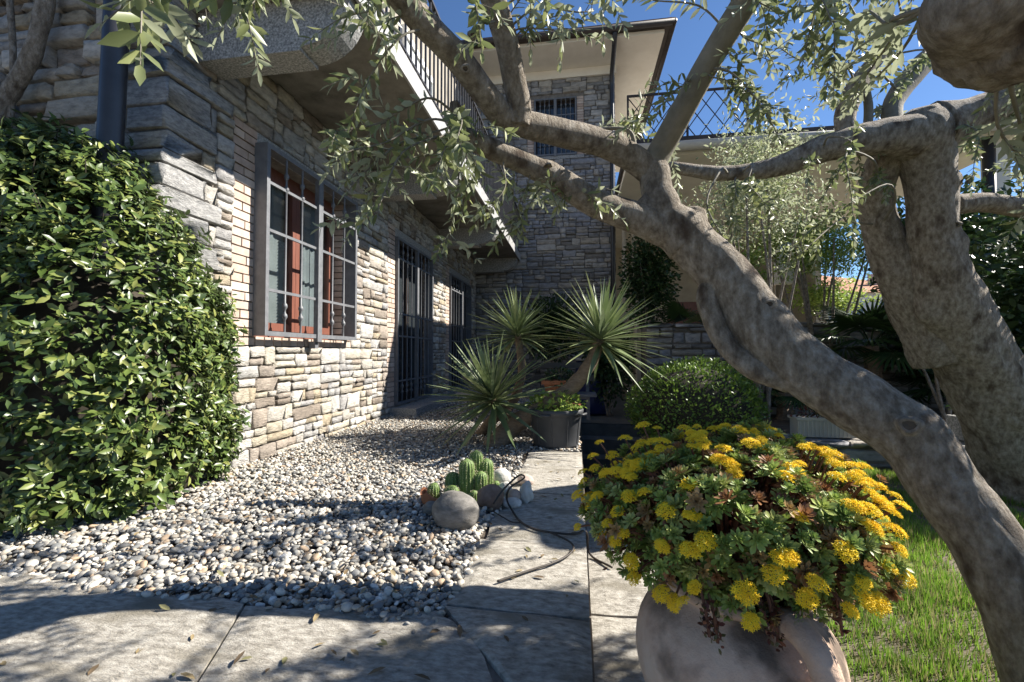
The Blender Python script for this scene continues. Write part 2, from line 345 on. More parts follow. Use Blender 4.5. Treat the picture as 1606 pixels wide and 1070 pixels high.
for i in range(5):
    slab([(.05, yl[i] + J), (.62, yl[i] + J + .03), (.62 + .02 * (-1) ** i, yl[i + 1] - J + .03), (.05, yl[i + 1] - J)], LOW - .06, LOW, lowp, seed=30 + i, ragged=(1,))

# ------------------------------------------------------------------ masonry
def stone_mesh(seed, mt, dome=.12):
    r = np.random.default_rng(seed)
    xs = [-.5, -.45, .05, .45, .5]; zs = [-.5, -.40, .40, .5]
    V = []; nx, nz = len(xs), len(zs)
    for j in range(nz):
        for i in range(nx):
            e = (i in (0, nx - 1)) + (j in (0, nz - 1))
            y = -.5 + (.0 if e == 0 else .10 if e == 1 else .20) + r.normal() * (.075 if e == 0 else .06)
            x = xs[i] + r.normal() * .03; z = zs[j] + r.normal() * .055
            if e == 2: x *= .93; z *= .90
            V.append((np.clip(x, -.5, .5), y, np.clip(z, -.5, .5)))
    Fc = [(j * nx + i, j * nx + i + 1, (j + 1) * nx + i + 1, (j + 1) * nx + i) for j in range(nz - 1) for i in range(nx - 1)]
    rim = list(range(nx)) + [nx * j + nx - 1 for j in range(1, nz)] + [nx * (nz - 1) + i for i in range(nx - 2, -1, -1)] + [nx * j for j in range(nz - 2, 0, -1)]
    b = len(V); V += [(V[k][0], .5, V[k][2]) for k in rim]; m = len(rim)
    Fc += [(rim[(k + 1) % m], rim[k], b + k, b + (k + 1) % m) for k in range(m)]
    return np.array(V), np.array(Fc)
STV = [stone_mesh(100 + i, None) for i in range(12)]
STM = {}
def stone_me(i, mt, nm='stone'):
    k = (i, mt.name, nm)
    if k not in STM: STM[k] = mesh_np(nm, *STV[i], mt, smooth=False)
    return STM[k]
def courses(a0, a1, z0, z1, holes, hm, lm, r):
    out = []; br = sorted({z0, z1} | {h[2] for h in holes if z0 < h[2] < z1} | {h[3] for h in holes if z0 < h[3] < z1})
    bands = []
    for zb, zt in zip(br[:-1], br[1:]):
        k = max(1, int(round((zt - zb) / (hm[1] * 2.1)))); e = np.linspace(zb, zt, k + 1)
        if k > 1: e[1:-1] += r.uniform(-.2, .2, k - 1) * (zt - zb) / k
        bands += list(zip(e[:-1], e[1:]))
    for zb, zt in bands:
        zc = (zb + zt) / 2; segs = [(a0, a1)]
        for ha, hb, hz0, hz1 in holes:
            if hz0 < zc < hz1: segs = [q for s0, s1 in segs for q in ([(s0, s1)] if hb <= s0 or ha >= s1 else [(p0, p1) for p0, p1 in ((s0, ha), (hb, s1)) if p1 > p0 + .01])]
        for s0, s1 in segs:
            a = s0
            while a < s1 - 1e-4:
                W = r.uniform(lm[0] * 1.6, lm[1] * 1.9)
                if s1 - a - W < lm[1]: W = s1 - a
                H = zt - zb; z = zb
                while z < zt - 1e-4:                      # this panel's own courses
                    h = r.uniform(*hm)
                    if zt - z - h < hm[0]: h = zt - z if zt - z < hm[1] * 1.3 else (zt - z) / 2
                    x = a
                    while x < a + W - 1e-4:
                        L = r.uniform(*lm) * (1.2 if h > .11 else .95) * (.5 if r.random() < .28 else 1)
                        if a + W - x - L < lm[0] * .7: L = a + W - x
                        if h > hm[1] * .7 and L < lm[1] * .8 and r.random() < .35:
                            k = 2; hs = r.uniform(.6, 1.4, k); hs = hs / hs.sum() * h; zz = z
                            for q in hs: out.append((x + L / 2, zz + q / 2, L, q)); zz += q
                        else: out.append((x + L / 2, z + h / 2, L, h))
                        x += L
                    z += h
                a += W
    return out
EX = np.eye(3)
R_FRONT = np.array([[0, -1., 0], [1, 0, 0], [0, 0, 1]])
def stone_items(rects, axis, plane, wall, mt, r, gap=.007, prot=.018):
    it = []
    for a, z, L, h in rects:
        d = r.uniform(.07, .10); pr = r.uniform(.0, prot) + .012
        # unit stone's front is local y = -.5
        if axis == 'x': c = np.array([plane + pr - d / 2, a, z]); R0 = R_FRONT
        else: c = np.array([a, plane - pr + d / 2, z]); R0 = EX
        t = r.normal() * .018 * min(1, .25 / L); rot = np.array([[math.cos(t), 0, -math.sin(t)], [0, 1, 0], [math.sin(t), 0, math.cos(t)]])
        R = R0 @ rot @ np.diag([max(.03, L - gap), d, max(.02, h - gap)])
        it.append((c, R, int(r.integers(12)), wall, mt, L * h))
    return it
def lay_stones(items, limit=300, name='stone'):
    def key(it):
        u, v, d = proj(it[0])
        return it[5] / max(d, .1) ** 2 if d > 0 and -40 < u < 1646 and -40 < v < 1110 else 0
    ks = np.array([key(i) for i in items]); order = np.argsort(-ks)
    rest = {}
    for n, k in enumerate(order):
        c, R, vi, wall, mt, _ = items[k]
        if n < limit and ks[k] > 0: put(name, stone_me(vi, mt, name), c, wall, R)
        else: rest.setdefault((wall.name, mt.name), []).append(items[k])
    for (wn_, mn), its in rest.items():
        Vs = []; Fs = []; rn = []; b = 0
        for c, R, vi, wall, mt, _ in its:
            V, Fc = STV[vi]; Vs.append(V @ R.T + c); Fs.append(Fc + b); b += len(V); rn += [random.random()] * len(V)
        build('small_stones', np.vstack(Vs), np.vstack(Fs), its[0][4], its[0][3], rnd=rn)['kind'] = 'stuff'
def brick_variant(seed):
    r = np.random.default_rng(seed); V = []
    for z in (-.5, .5):
        for y in (-.5, .5):
            for x in (-.5, .5): V.append((x * (1 + r.normal() * .015), y, z * (1 + r.normal() * .03)))
    gm = G(); gm.V = V; gm.F = [(0, 2, 3, 1), (4, 5, 7, 6), (0, 1, 5, 4), (2, 6, 7, 3), (0, 4, 6, 2), (1, 3, 7, 5)]
    return mesh_np('brick', gm.V, gm.F, m_brick)
BRK = [brick_variant(i) for i in range(5)]
def brick(c, sx, sy_, sz, wall): return put('brick', random.choice(BRK), c, wall, np.diag([sx, sy_, sz]))

# ------------------------------------------------------------------ the stone house on the left
HX, HY, FY = -2.38, 2.17, 10.0
house = thing('stone_house', (HX, 6, 0), 'rustic rubble stone house on the left with long balcony and iron window grilles', 'house')
W1 = (2.90, 4.19, .92, 2.34); D1 = (5.40, 6.84, .10, 2.34); D2 = (7.85, 9.45, .10, 2.30)
OPEN = [W1, D1, D2]; SB = .23
holes = [(o[0] - SB, o[1] + .10, o[2] - (.07 if o is W1 else .0), o[3] + .12) for o in OPEN]
bk = G(); XB = HX - .42; XF = HX - .005
ycuts = [HY + .02] + [y for o in OPEN for y in o[:2]] + [FY]
for i in range(0, len(ycuts), 2): bk.box(XB, XF, ycuts[i], ycuts[i + 1], -.2, 2.95)
for o in OPEN:
    bk.box(XB, XF, o[0], o[1], -.2, o[2]); bk.box(XB, XF, o[0], o[1], o[3], 2.95)
front = bk.obj('front_wall', m_mortar, house)
side = G().box(-7.5, XF - .002, HY + .005, HY + .4, -.2, 6.2).obj('side_wall', m_mortar, house)
r1 = np.random.default_rng(21)
fr_rects = courses(HY + .36, FY, -.02, 2.95, holes, (.045, .135), (.09, .33), r1)
items = stone_items(fr_rects, 'x', HX, front, m_stone, r1)
sd_rects = courses(-5.2, HX - .30, .6, 4.4, [], (.06, .17), (.14, .48), r1)
items += stone_items(sd_rects, 'y', HY, side, m_stone, r1, prot=.05, gap=.016)
# corner stones wrap the corner, long side alternating
qz = -.02; k = 0
def rounded_block(seed):
    r = np.random.default_rng(seed); t = [-.5, -.45, .45, .5]; idx = {}; V = []
    for i in range(4):
        for j in range(4):
            for l in range(4):
                if i in (0, 3) or j in (0, 3) or l in (0, 3):
                    e = (i in (0, 3)) + (j in (0, 3)) + (l in (0, 3)); q = np.array([t[i], t[j], t[l]]) * (1 if e == 1 else .985 if e == 2 else .965) + r.normal(size=3) * .02
                    idx[i, j, l] = len(V); V.append(q)
    Fc = []
    for ax in range(3):
        for s in (0, 3):
            for a in range(3):
                for b in range(3):
                    def kk(a, b):
                        q = [0, 0, 0]; q[ax] = s; q[(ax + 1) % 3] = a; q[(ax + 2) % 3] = b; return idx[tuple(q)]
                    f = (kk(a, b), kk(a + 1, b), kk(a + 1, b + 1), kk(a, b + 1)); Fc.append(f if s == 3 else f[::-1])
    return np.array(V), np.array(Fc)
RB = [rounded_block(40 + i) for i in range(6)]
RBM = [mesh_np('corner_stone', V, Fc, m_gneiss) for V, Fc in RB]
while qz < 4.2:
    h = r1.uniform(.07, .19); ly, lx = ((r1.uniform(.36, .52), r1.uniform(.22, .32)) if k % 2 else (r1.uniform(.26, .34), r1.uniform(.34, .5)))
    if 2.6 < qz + h and qz < 3.0: ly = .2
    p1, p2 = r1.uniform(.01, .045), r1.uniform(.01, .045)
    put('corner_stone', RBM[k % 6], (HX + p1 - lx / 2, HY - p2 + ly / 2, qz + h / 2), front, np.diag([lx, ly, h - .012]))
    if ly < .36:   # fill to the coursed wall
        items.append((np.array([HX - .03, HY + (ly + .36) / 2 - p2 / 2, qz + h / 2]), R_FRONT @ np.diag([.36 - ly + p2 - .01, .09, h - .015]), k % 12, front, m_stone, .02))
    qz += h; k += 1
lay_stones(items, 300)

# brick surrounds, jambs and sill
def brick_surround(o, left=SB, right=.10):
    y0, y1, z0, z1 = o; zb = z0 - (.07 if o is W1 else 0); z = zb; n = int(round((z1 + .12 - zb) / .064)); h = (z1 + .12 - zb) / n
    for i in range(n):
        zc = zb + h * (i + .5)
        cut = y0 - left * random.uniform(.35, .65)
        if i % 2 and o is not D2:
            brick((HX - .055, (y0 + cut) / 2, zc), .13 + random.uniform(-.004, .006), y0 - cut - .008, h - .011, front); brick((HX - .055, (y0 - left + cut) / 2, zc), .13 + random.uniform(-.004, .006), cut - y0 + left - .008, h - .011, front)
        else: brick((HX - .055, y0 - left / 2, zc), .13 + random.uniform(-.004, .006), left - .006, h - .011, front)
        brick((HX - .055, y1 + right / 2 - .002, zc), .13 + random.uniform(-.004, .006), right - .006, h - .011, front)
    if z1 > 2:                                             # soldier course under the lintel
        pass
for o in OPEN: brick_surround(o)
for o, n in ((W1, 22), (D1, 34)):
    h = (o[3] - o[2]) / n
    for i in range(n): brick((HX - .075, o[1] - .012, o[2] + h * (i + .5)), .10, .03, h - .01, front)
for i in range(13):
    L = (W1[1] - W1[0]) / 13; brick((HX - .065, W1[0] + L * (i + .5), W1[2] - .035), .16, L - .012, .066, front)
for o in OPEN:                                             # lintel above the brick strips
    G().box(HX - .14, HX + .008, o[0] - .001, o[1] + .001, o[3] + .002, o[3] + .118).obj('lintel', m_granite, front)
door_step = G().box(HX - .3, HX + .36, D1[0] - .12, D1[1] + .12, -.05, .085).obj('doorstep', m_granite, house)
G().box(HX - .3, HX + .30, D2[0] - .1, D2[1] + .1, -.05, .085).obj('doorstep', m_granite, house)

# windows / glazed doors: frame, sashes, panes, blind, dark room behind
def glazing(o, name, wood, blind):
    y0, y1, z0, z1 = o; X = HX - .13; t = .06
    fr = G().box(X - .05, X, y0, y0 + t, z0, z1).box(X - .05, X, y1 - t, y1, z0, z1).box(X - .05, X, y0 + t, y1 - t, z0, z0 + t).box(X - .05, X, y0 + t, y1 - t, z1 - t, z1)
    fo = fr.obj(name, wood, house)
    ym = (y0 + y1) / 2
    for a, b in ((y0 + t, ym), (ym, y1 - t)):
        q = .055; s = G(); xs = X + .012
        s.box(X - .04, xs, a + .002, a + q, z0 + t, z1 - t).box(X - .04, xs, b - q, b - .002, z0 + t, z1 - t).box(X - .04, xs, a + q, b - q, z0 + t, z0 + t + q + .01).box(X - .04, xs, a + q, b - q, z1 - t - q, z1 - t)
        s.obj('sash', wood, fo)
        G().box(X - .022, X - .012, a + q, b - q, z0 + t + q + .01, z1 - t - q).obj('pane', m_glass if not blind else m_pane, fo)
    if blind:
        bl = G(); z = z0 + .1
        while z < z0 + .85:
            bl.add([(X - .062, y0 + .075, z), (X - .062, ym - .06, z), (X - .05, ym - .06, z + .026), (X - .05, y0 + .075, z + .026)], [(0, 1, 2, 3)]); z += .028
        bl.obj('blind', m_blind, fo)
    if blind:
        cu = G(); n = 16; V = []
        for i in range(n + 1):
            for z in (z0 + .08, z1 - .08): V.append((X - .075 + .012 * math.sin(i * 1.9), y0 + .07 + (ym - .10 - y0) * i / n, z))
        
        V2 = [(x, ym + .22 + (y1 - .07 - ym - .22) * ((y - y0 - .07) / (ym - .17 - y0)), z) for x, y, z in V]; cu.add(V2, [(2 * i, 2 * i + 2, 2 * i + 3, 2 * i + 1) for i in range(n)])
        cu.add(V, [(2 * i, 2 * i + 2, 2 * i + 3, 2 * i + 1) for i in range(n)]); cu.obj('curtain', m_curt, fo, True)
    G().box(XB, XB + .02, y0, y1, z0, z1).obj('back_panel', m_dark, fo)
def pane_mat():
    m = bpy.data.materials.new('clear_pane'); m.use_nodes = True; nt = m.node_tree; N = nt.nodes; L = nt.links
    gl = N.new('ShaderNodeBsdfGlossy'); gl.inputs['Roughness'].default_value = .02
    tr = N.new('ShaderNodeBsdfTransparent'); tr.inputs[0].default_value = (.88, .91, .91, 1)
    fz = N.new('ShaderNodeFresnel'); ge = N.new('ShaderNodeNewGeometry'); mr = N.new('ShaderNodeMapRange'); mr.inputs['To Min'].default_value = 1.7; mr.inputs['To Max'].default_value = 1 / 1.7
    L.new(ge.outputs['Backfacing'], mr.inputs['Value']); L.new(mr.outputs[0], fz.inputs[0]); mx = N.new('ShaderNodeMixShader')
    L.new(fz.outputs[0], mx.inputs[0]); L.new(tr.outputs[0], mx.inputs[1]); L.new(gl.outputs[0], mx.inputs[2]); L.new(mx.outputs[0], N['Material Output'].inputs['Surface'])
    return m
m_pane = pane_mat()
glazing(W1, 'window', m_wood, True)
glazing(D1, 'glazed_door', m_brown, False)
glazing(D2, 'glazed_door', m_brown, False)

# iron grilles. local axes: a along the wall, b out of the wall, z up
def grille(name, parent, f, a0, a1, z0, z1, b0, b1, rails, nb=2, nleaf=2, catch=False, mt=None):
    mt = mt or m_iron; t = .035; q = G()
    am = (a0 + a1) / 2
    q.box(a0, a0 + t, b0, b1, z0, z1).box(a1 - t, a1, b0, b1, z0, z1)
    q.box(a0 + t, a1 - t, b0 + (b1 - b0) * .35, b1, z1 - t, z1).box(a0 + t, a1 - t, b1 - .03, b1, z0, z0 + t)
    if nleaf == 2: q.box(am - .032, am + .032, b1 - .03, b1 + .012, z0 - .03, z1 - t)
    if catch: q.box(am - .02, am + .03, b1 - .08, b1 - .02, z0 - .09, z0 - .032)
    for zz in (z0 + .12, z1 - .16):
        q.box(a1, a1 + .014, b1 - .07, b1 - .02, zz, zz + .09)
    fo = q.map(f).obj(name, mt, parent)
    leaves = [(a0 + t, am - .032), (am + .032, a1 - t)] if nleaf == 2 else [(a0 + t, a1 - t)]
    for s0, s1 in leaves:
        for zr in rails:
            G().box(s0 + .001, s1 - .001, b1 - .024, b1 - .008, zr - .011, zr + .011).map(f).obj('rail', mt, fo)
        for k in range(nb):
            a = s0 + (s1 - s0) * (k + 1) / (nb + 1); bb = b1 - .016
            pr = [(.0085, z0 + t)]
            for zc in (z0 + .16, z0 + .24, z1 - .17, z1 - .27):
                pr += [(.0085, zc - .028), (.019, zc - .012), (.021, zc), (.019, zc + .012), (.0085, zc + .028)]
            pr = sorted(pr + [(.0085, z1 - t)], key=lambda x: x[1])
            G().lathe(pr, (a, bb, 0), 7).map(f).obj('bar', mt, fo, smooth=True)
    return fo
fF = lambda a, b, z: (HX + b, a, z)
grille('window_grille', house, fF, 2.875, 4.215, .925, 2.365, -.02, .115, [1.27, 1.72, 2.08], 2, 2, True)
grille('door_grille', house, fF, 5.41, 6.83, .105, 2.335, -.08, .05, [.42, 1.02, 1.32, 2.06], 3, 2)
grille('door_grille', house, fF, 7.86, 9.44, .105, 2.295, -.08, .05, [.42, 1.02, 1.32, 2.0], 3, 2)

# balcony: slab, corbels, edge angle, railing
BX = -1.32
slab_b = G().box(HX + .001, BX, HY + .03, FY - .002, 2.955, 3.09).obj('balcony_slab', m_conc, house)
G().box(BX + .001, BX + .02, HY + .02, FY - .004, 2.935, 3.10).obj('edge_angle', m_steel, slab_b)
for yc in (2.465, 4.87, 7.32, 9.78):
    prof = [(HX + .001, 2.64), (-1.66, 2.64), (-1.66, 2.665)]
    for k in range(9):
        a = math.pi / 2 * k / 8; prof.append((-1.655 + .315 * math.sin(a), 2.665 + .285 * (1 - math.cos(a)) * .98))
    prof += [(-1.34, 2.953), (HX + .001, 2.953)]
    n = len(prof); c = G()
    V = [(x, yc - .095, z) for x, z in prof] + [(x, yc + .095, z) for x, z in prof]
    c.add(V, [tuple(range(n)), tuple(range(2 * n - 1, n - 1, -1))] + [((i + 1) % n, i, n + i, n + (i + 1) % n) for i in range(n)])
    c.obj('corbel', m_granite, house)
rl = G().box(BX - .035, BX + .005, HY + .06, FY - .03, 4.06, 4.085).box(BX - .025, BX - .005, HY + .06, FY - .03, 3.17, 3.19)
rl = rl.obj('balcony_railing', m_pipe, house)
bal = mesh_np('baluster', G().box(-.008, .008, -.008, .008, 3.091 - 3.55, 4.06 - 3.55).V, [(0, 2, 3, 1), (4, 5, 7, 6), (0, 1, 5, 4), (2, 6, 7, 3), (0, 4, 6, 2), (1, 3, 7, 5)], m_pipe)
y = HY + .12
while y < FY - .05:
    put('baluster', bal, (BX - .015, y, 3.55), rl); y += .115
upper = G().box(HX - .4, HX - .01, HY + .41, FY, 3.091, 6.2).obj('upper_wall', m_render, house)
for y0 in (3.2, 5.6, 8.0):
    q = G().box(HX - .009, HX + .03, y0, y0 + .09, 3.1, 5.35).box(HX - .009, HX + .03, y0 + 1.2, y0 + 1.29, 3.1, 5.35).box(HX - .009, HX + .03, y0 + .09, y0 + 1.2, 5.26, 5.35)
    d = q.obj('balcony_door', m_white, house)
    G().box(HX - .009, HX + .004, y0 + .09, y0 + 1.2, 3.1, 5.26).obj('shutter', m_blind, d)
# downpipe in front of the side wall
dp = G(); a = onz(192, 0, 0)
dp.tube([(-2.565, 2.00, .05), (-2.56, 2.00, 1.2), (-2.52, 2.0, 2.35), (-2.495, 2.0, 3.2), (-2.49, 2.0, 4.4)], .058, 18).obj('downpipe', m_pipe, house, smooth=True)

# ------------------------------------------------------------------ the taller stone house at the end with its terrace wing
far = thing('stone_tower_house', (0, FY, 0), 'two storey stone house at the garden end with deep cream eaves and a roof terrace', 'house')
FX1 = .87; SZ = 7.36
FW_ = (-.98, .02, 5.35, 6.72)
q = G().box(-7, FW_[0], FY + .005, FY + .4, -.2, SZ).box(FW_[1], FX1 - .02, FY + .005, FY + .4, -.2, SZ).box(FW_[0], FW_[1], FY + .005, FY + .4, -.2, FW_[2]).box(FW_[0], FW_[1], FY + .005, FY + .4, FW_[3], SZ)
fwall = q.obj('front_wall', m_mortar, far)
swall = G().box(FX1 - .4, FX1 - .01, FY + .41, 15, -.2, SZ).obj('side_wall', m_cream, far)
r2 = np.random.default_rng(5)
rc = courses(HX + .02, FX1 + .01, -.02, 7.15, [(FW_[0] - .16, FW_[1] + .16, FW_[2] - .08, FW_[3] + .1)], (.06, .15), (.14, .42), r2)
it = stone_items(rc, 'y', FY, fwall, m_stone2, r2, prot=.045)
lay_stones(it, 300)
G().box(HX - .3, FX1 + .04, FY - .06, FY + .0, 7.16, SZ - .002).obj('frieze', m_cream, far)
for k in range(22):
    z = FW_[2] + (FW_[3] - FW_[2]) * (k + .5) / 22
    for xx in (FW_[0] - .075, FW_[1] + .075): brick((xx, FY + .02, z), .148, .1, .052, fwall)
G().box(FW_[0] - .16, FW_[1] + .16, FY - .05, FY + .1, FW_[2] - .078, FW_[2] - .002).obj('sill', m_granite, fwall)
fw = G().box(FW_[0], FW_[0] + .07, FY + .12, FY + .17, FW_[2], FW_[3]).box(FW_[1] - .07, FW_[1], FY + .12, FY + .17, FW_[2], FW_[3]).box(FW_[0] + .07, FW_[1] - .07, FY + .12, FY + .17, FW_[2], FW_[2] + .07).box(FW_[0] + .07, FW_[1] - .07, FY + .12, FY + .17, FW_[3] - .07, FW_[3]).box(-.52, -.44, FY + .115, FY + .165, FW_[2] + .07, FW_[3] - .07)
fw = fw.obj('window', m_brown, far)
for a_, b_ in ((FW_[0] + .07, -.52), (-.44, FW_[1] - .07)): G().box(a_, b_, FY + .14, FY + .15, FW_[2] + .07, FW_[3] - .07).obj('pane', m_glass, fw)
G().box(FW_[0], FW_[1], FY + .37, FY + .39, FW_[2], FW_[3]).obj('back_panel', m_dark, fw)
fB = lambda a, b, z: (a, FY - b, z)
grille('window_grille', far, fB, FW_[0] + .01, FW_[1] - .01, FW_[2] + .01, FW_[3] - .01, -.04, .06, [5.75, 6.3], 3, 2)
# eaves
soff = G().box(-7, 1.80, 9.08, 16, SZ, SZ + .07).obj('soffit', m_cream, far)
G().box(-7, 1.90, 8.98, 16.1, SZ + .072, SZ + .20).obj('roof_edge', m_brown, far)
rv = [(-7, 8.95, SZ + .202), (1.93, 8.95, SZ + .202), (1.93, 16.1, SZ + .202), (-7, 16.1, SZ + .202), (-7, 12.5, 8.9), (-.6, 12.5, 8.9)]
build('roof', rv, [(0, 1, 5, 4), (1, 2, 5), (2, 3, 4, 5), (0, 4, 3), (0, 3, 2, 1)], m_roof, far)
gut = G()
for (p0, p1) in (((-7, 8.94, SZ + .1), (1.96, 8.94, SZ + .1)), ((1.95, 8.9, SZ + .1), (1.95, 16, SZ + .1))): gut.tube([p0, p1], .065, 10)
gut.obj('gutter', m_brown, far, smooth=True)
G().tube([(.80, 8.98, SZ + .05), (.80, 9.2, SZ - .1), (.80, 9.85, SZ - .28), (.80, 9.88, SZ - .6), (.80, 9.88, 3.5), (.80, 9.88, .0)], .05, 10).obj('downpipe', m_pipe, far, smooth=True)
# terrace wing
TY = 6.75; TZ = 3.78
wing = G().box(.80, 6.2, TY, FY - .1, TZ, TZ + .10).box(FX1 + .01, 6.2, FY - .099, 12.9, TZ, TZ + .10).obj('terrace_soffit', m_cream, far)
G().box(.76, 6.3, TY - .05, FY - .1, TZ + .102, TZ + .25).box(FX1 + .01, 6.3, FY - .099, 12.9, TZ + .102, TZ + .25).obj('terrace_edge', m_brown, far)
G().tube([(.76, TY - .12, TZ + .07), (6.32, TY - .12, TZ + .07)], .075, 10).obj('gutter', m_shadewhite, far, smooth=True)
ww = G().box(FX1 + .01, 5.3, 12.6, 12.89, -.2, TZ - .002).box(5.3, 5.42, 10.6, 12.59, -.2, TZ - .002).obj('terrace_wall', m_beige, far)
for xx in (1.02, 1.22): G().tube([(xx, 9.6, -.2), (xx, 9.6, TZ)], .05, 10).obj('post', m_beige, far, smooth=True)
G().box(5.75, 5.95, 6.9, 7.1, -.2, TZ - .002).obj('pillar', m_cream, far)
G().tube([(5.66, 6.86, -.2), (5.66, 6.86, TZ)], .07, 10).obj('downpipe', m_pipe, far, smooth=True)
G().box(2.5, 3.4, 12.57, 12.598, 0, 2.2).obj('terrace_door', m_wood, far)
rail = G()
RY = TY + .25; z0, z1 = TZ + .34, TZ + 1.08
rail.box(.80, 2.6, RY - .015, RY + .015, z1, z1 + .03).box(.80, 2.6, RY - .012, RY + .012, z0 - .03, z0)
for xx in (.80, 1.7, 2.58): rail.box(xx, xx + .03, RY - .015, RY + .015, TZ + .252, z1)
rail = rail.obj('terrace_railing', m_brown, far)
st = .26
for k in range(-4, 14):
    for s in (1, -1):
        x0 = .82 + k * st; sl_ = s * .72; lo, hi = sorted(((.82 - x0) / sl_, (2.57 - x0) / sl_)); lo, hi = max(0, lo), min(z1 - z0, hi)
        if hi - lo < .08: continue
        G().tube([(x0 + sl_ * lo, RY + .006 * s, z0 + lo), (x0 + sl_ * hi, RY + .006 * s, z0 + hi)], .008, 5).obj('lattice_bar', m_brown, rail)

# ------------------------------------------------------------------ gravel
def ico(sub=1):
    t = (1 + 5 ** .5) / 2
    V = [(-1, t, 0), (1, t, 0), (-1, -t, 0), (1, -t, 0), (0, -1, t), (0, 1, t), (0, -1, -t), (0, 1, -t), (t, 0, -1), (t, 0, 1), (-t, 0, -1), (-t, 0, 1)]
    Fc = [(0, 11, 5), (0, 5, 1), (0, 1, 7), (0, 7, 10), (0, 10, 11), (1, 5, 9), (5, 11, 4), (11, 10, 2), (10, 7, 6), (7, 1, 8), (3, 9, 4), (3, 4, 2), (3, 2, 6), (3, 6, 8), (3, 8, 9), (4, 9, 5), (2, 4, 11), (6, 2, 10), (8, 6, 7), (9, 8, 1)]
    V = [np.array(v) / np.linalg.norm(v) for v in V]
    for _ in range(sub):
        mid = {}; nf = []
        def m(a, b):
            k = (min(a, b), max(a, b))
            if k not in mid: v = V[a] + V[b]; V.append(v / np.linalg.norm(v)); mid[k] = len(V) - 1
            return mid[k]
        for a, b, c in Fc:
            x, y, z = m(a, b), m(b, c), m(c, a); nf += [(a, x, z), (b, y, x), (c, z, y), (x, y, z)]
        Fc = nf
    return np.array(V), np.array(Fc)
I0, I1, I2, I3 = ico(0), ico(1), ico(2), ico(3)
def rand_rot(n, tilt=.5):
    th = rng.uniform(0, 2 * np.pi, n); d = np.stack([np.cos(th), np.sin(th), rng.normal(0, tilt, n)], 1)
    up = np.stack([rng.normal(0, tilt, n), rng.normal(0, tilt, n), np.ones(n)], 1); return basis(d, up)
GEX = [(-.74, 2.36, .30), (-.55, 2.16, .1)]
def gravel():
    Vs, Fs, rn, b = [], [], [], 0
    def zone(x0, x1, y0, y1, dens, tpl, smin, smax, keep=None):
        nonlocal b
        n = int((x1 - x0) * (y1 - y0) * dens); xy = np.stack([rng.uniform(x0, x1, n), rng.uniform(y0, y1, n)], 1)
        if keep is not None: xy = xy[keep(xy)]
        n = len(xy); s = smin + (smax - smin) * rng.random(n) ** 1.6
        sc = np.stack([s, s * rng.uniform(.55, .95, n), s * rng.uniform(.36, .66, n)], 1) * .5
        z = -.020 + .022 * rng.random(n) ** 1.3 + np.array([.012 * mnoise.noise(Vector((p[0] * 2.2, p[1] * 2.2, 1))) for p in xy])
        loc = np.column_stack([xy, z + sc[:, 2] * .3]); k = len(tpl)
        for q in range(k):
            i = np.arange(n) % k == q
            V, Fc = scatter(*tpl[q], rand_rot(i.sum(), .35), loc[i], sc[i]); Vs.append(V); Fs.append(Fc + b); b += len(V)
            rn.append(np.repeat(rng.random(i.sum()), len(tpl[q][0])))
    def lumpy(base, seed):
        r = np.random.default_rng(seed); V, Fc = base; f = r.normal(size=(4, 3)); 
        V = V * (1 + .13 * np.sin(V @ f.T * 1.7 + r.uniform(0, 6, 4)).sum(1, keepdims=True) / 2)
        return V, Fc
    T1 = [lumpy(I1, i) for i in range(4)]; T0 = [lumpy(I0, 9 + i) for i in range(3)]
    edge = lambda xy: (xy[:, 0] < -.405 + .018 * np.sin(xy[:, 1] * 9))
    zone(-2.45, -.38, 1.22, 2.9, 4600, T1, .014, .038, lambda p: edge(p) & (p[:, 1] > 1.262 + .02 * np.sin(p[:, 0] * 5)))
    zone(-4.2, -2.45, 1.30, 1.75, 1500, T1, .026, .052)
    zone(-2.40, -.38, 2.9, 4.1, 3900, T1, .013, .031, edge)
    zone(-.41, .02, 3.60, 4.1, 1600, T1, .022, .042)
    zone(-2.40, .02, 4.1, 6.0, 3300, T0, .014, .030)
    zone(-2.40, .02, 6.0, 9.8, 900, T0, .028, .05)
    zone(-1.9, -.45, 1.18, 1.32, 90, T1, .018, .035)             # a few stray pebbles on the slabs
    tag(build('gravel', np.vstack(Vs), np.vstack(Fs), m_peb, rnd=np.concatenate(rn), smooth=True, origin=(-1.4, 3, 0)), 'rounded grey and white river pebbles covering the bed along the house wall', 'gravel', kind='stuff')
gravel()

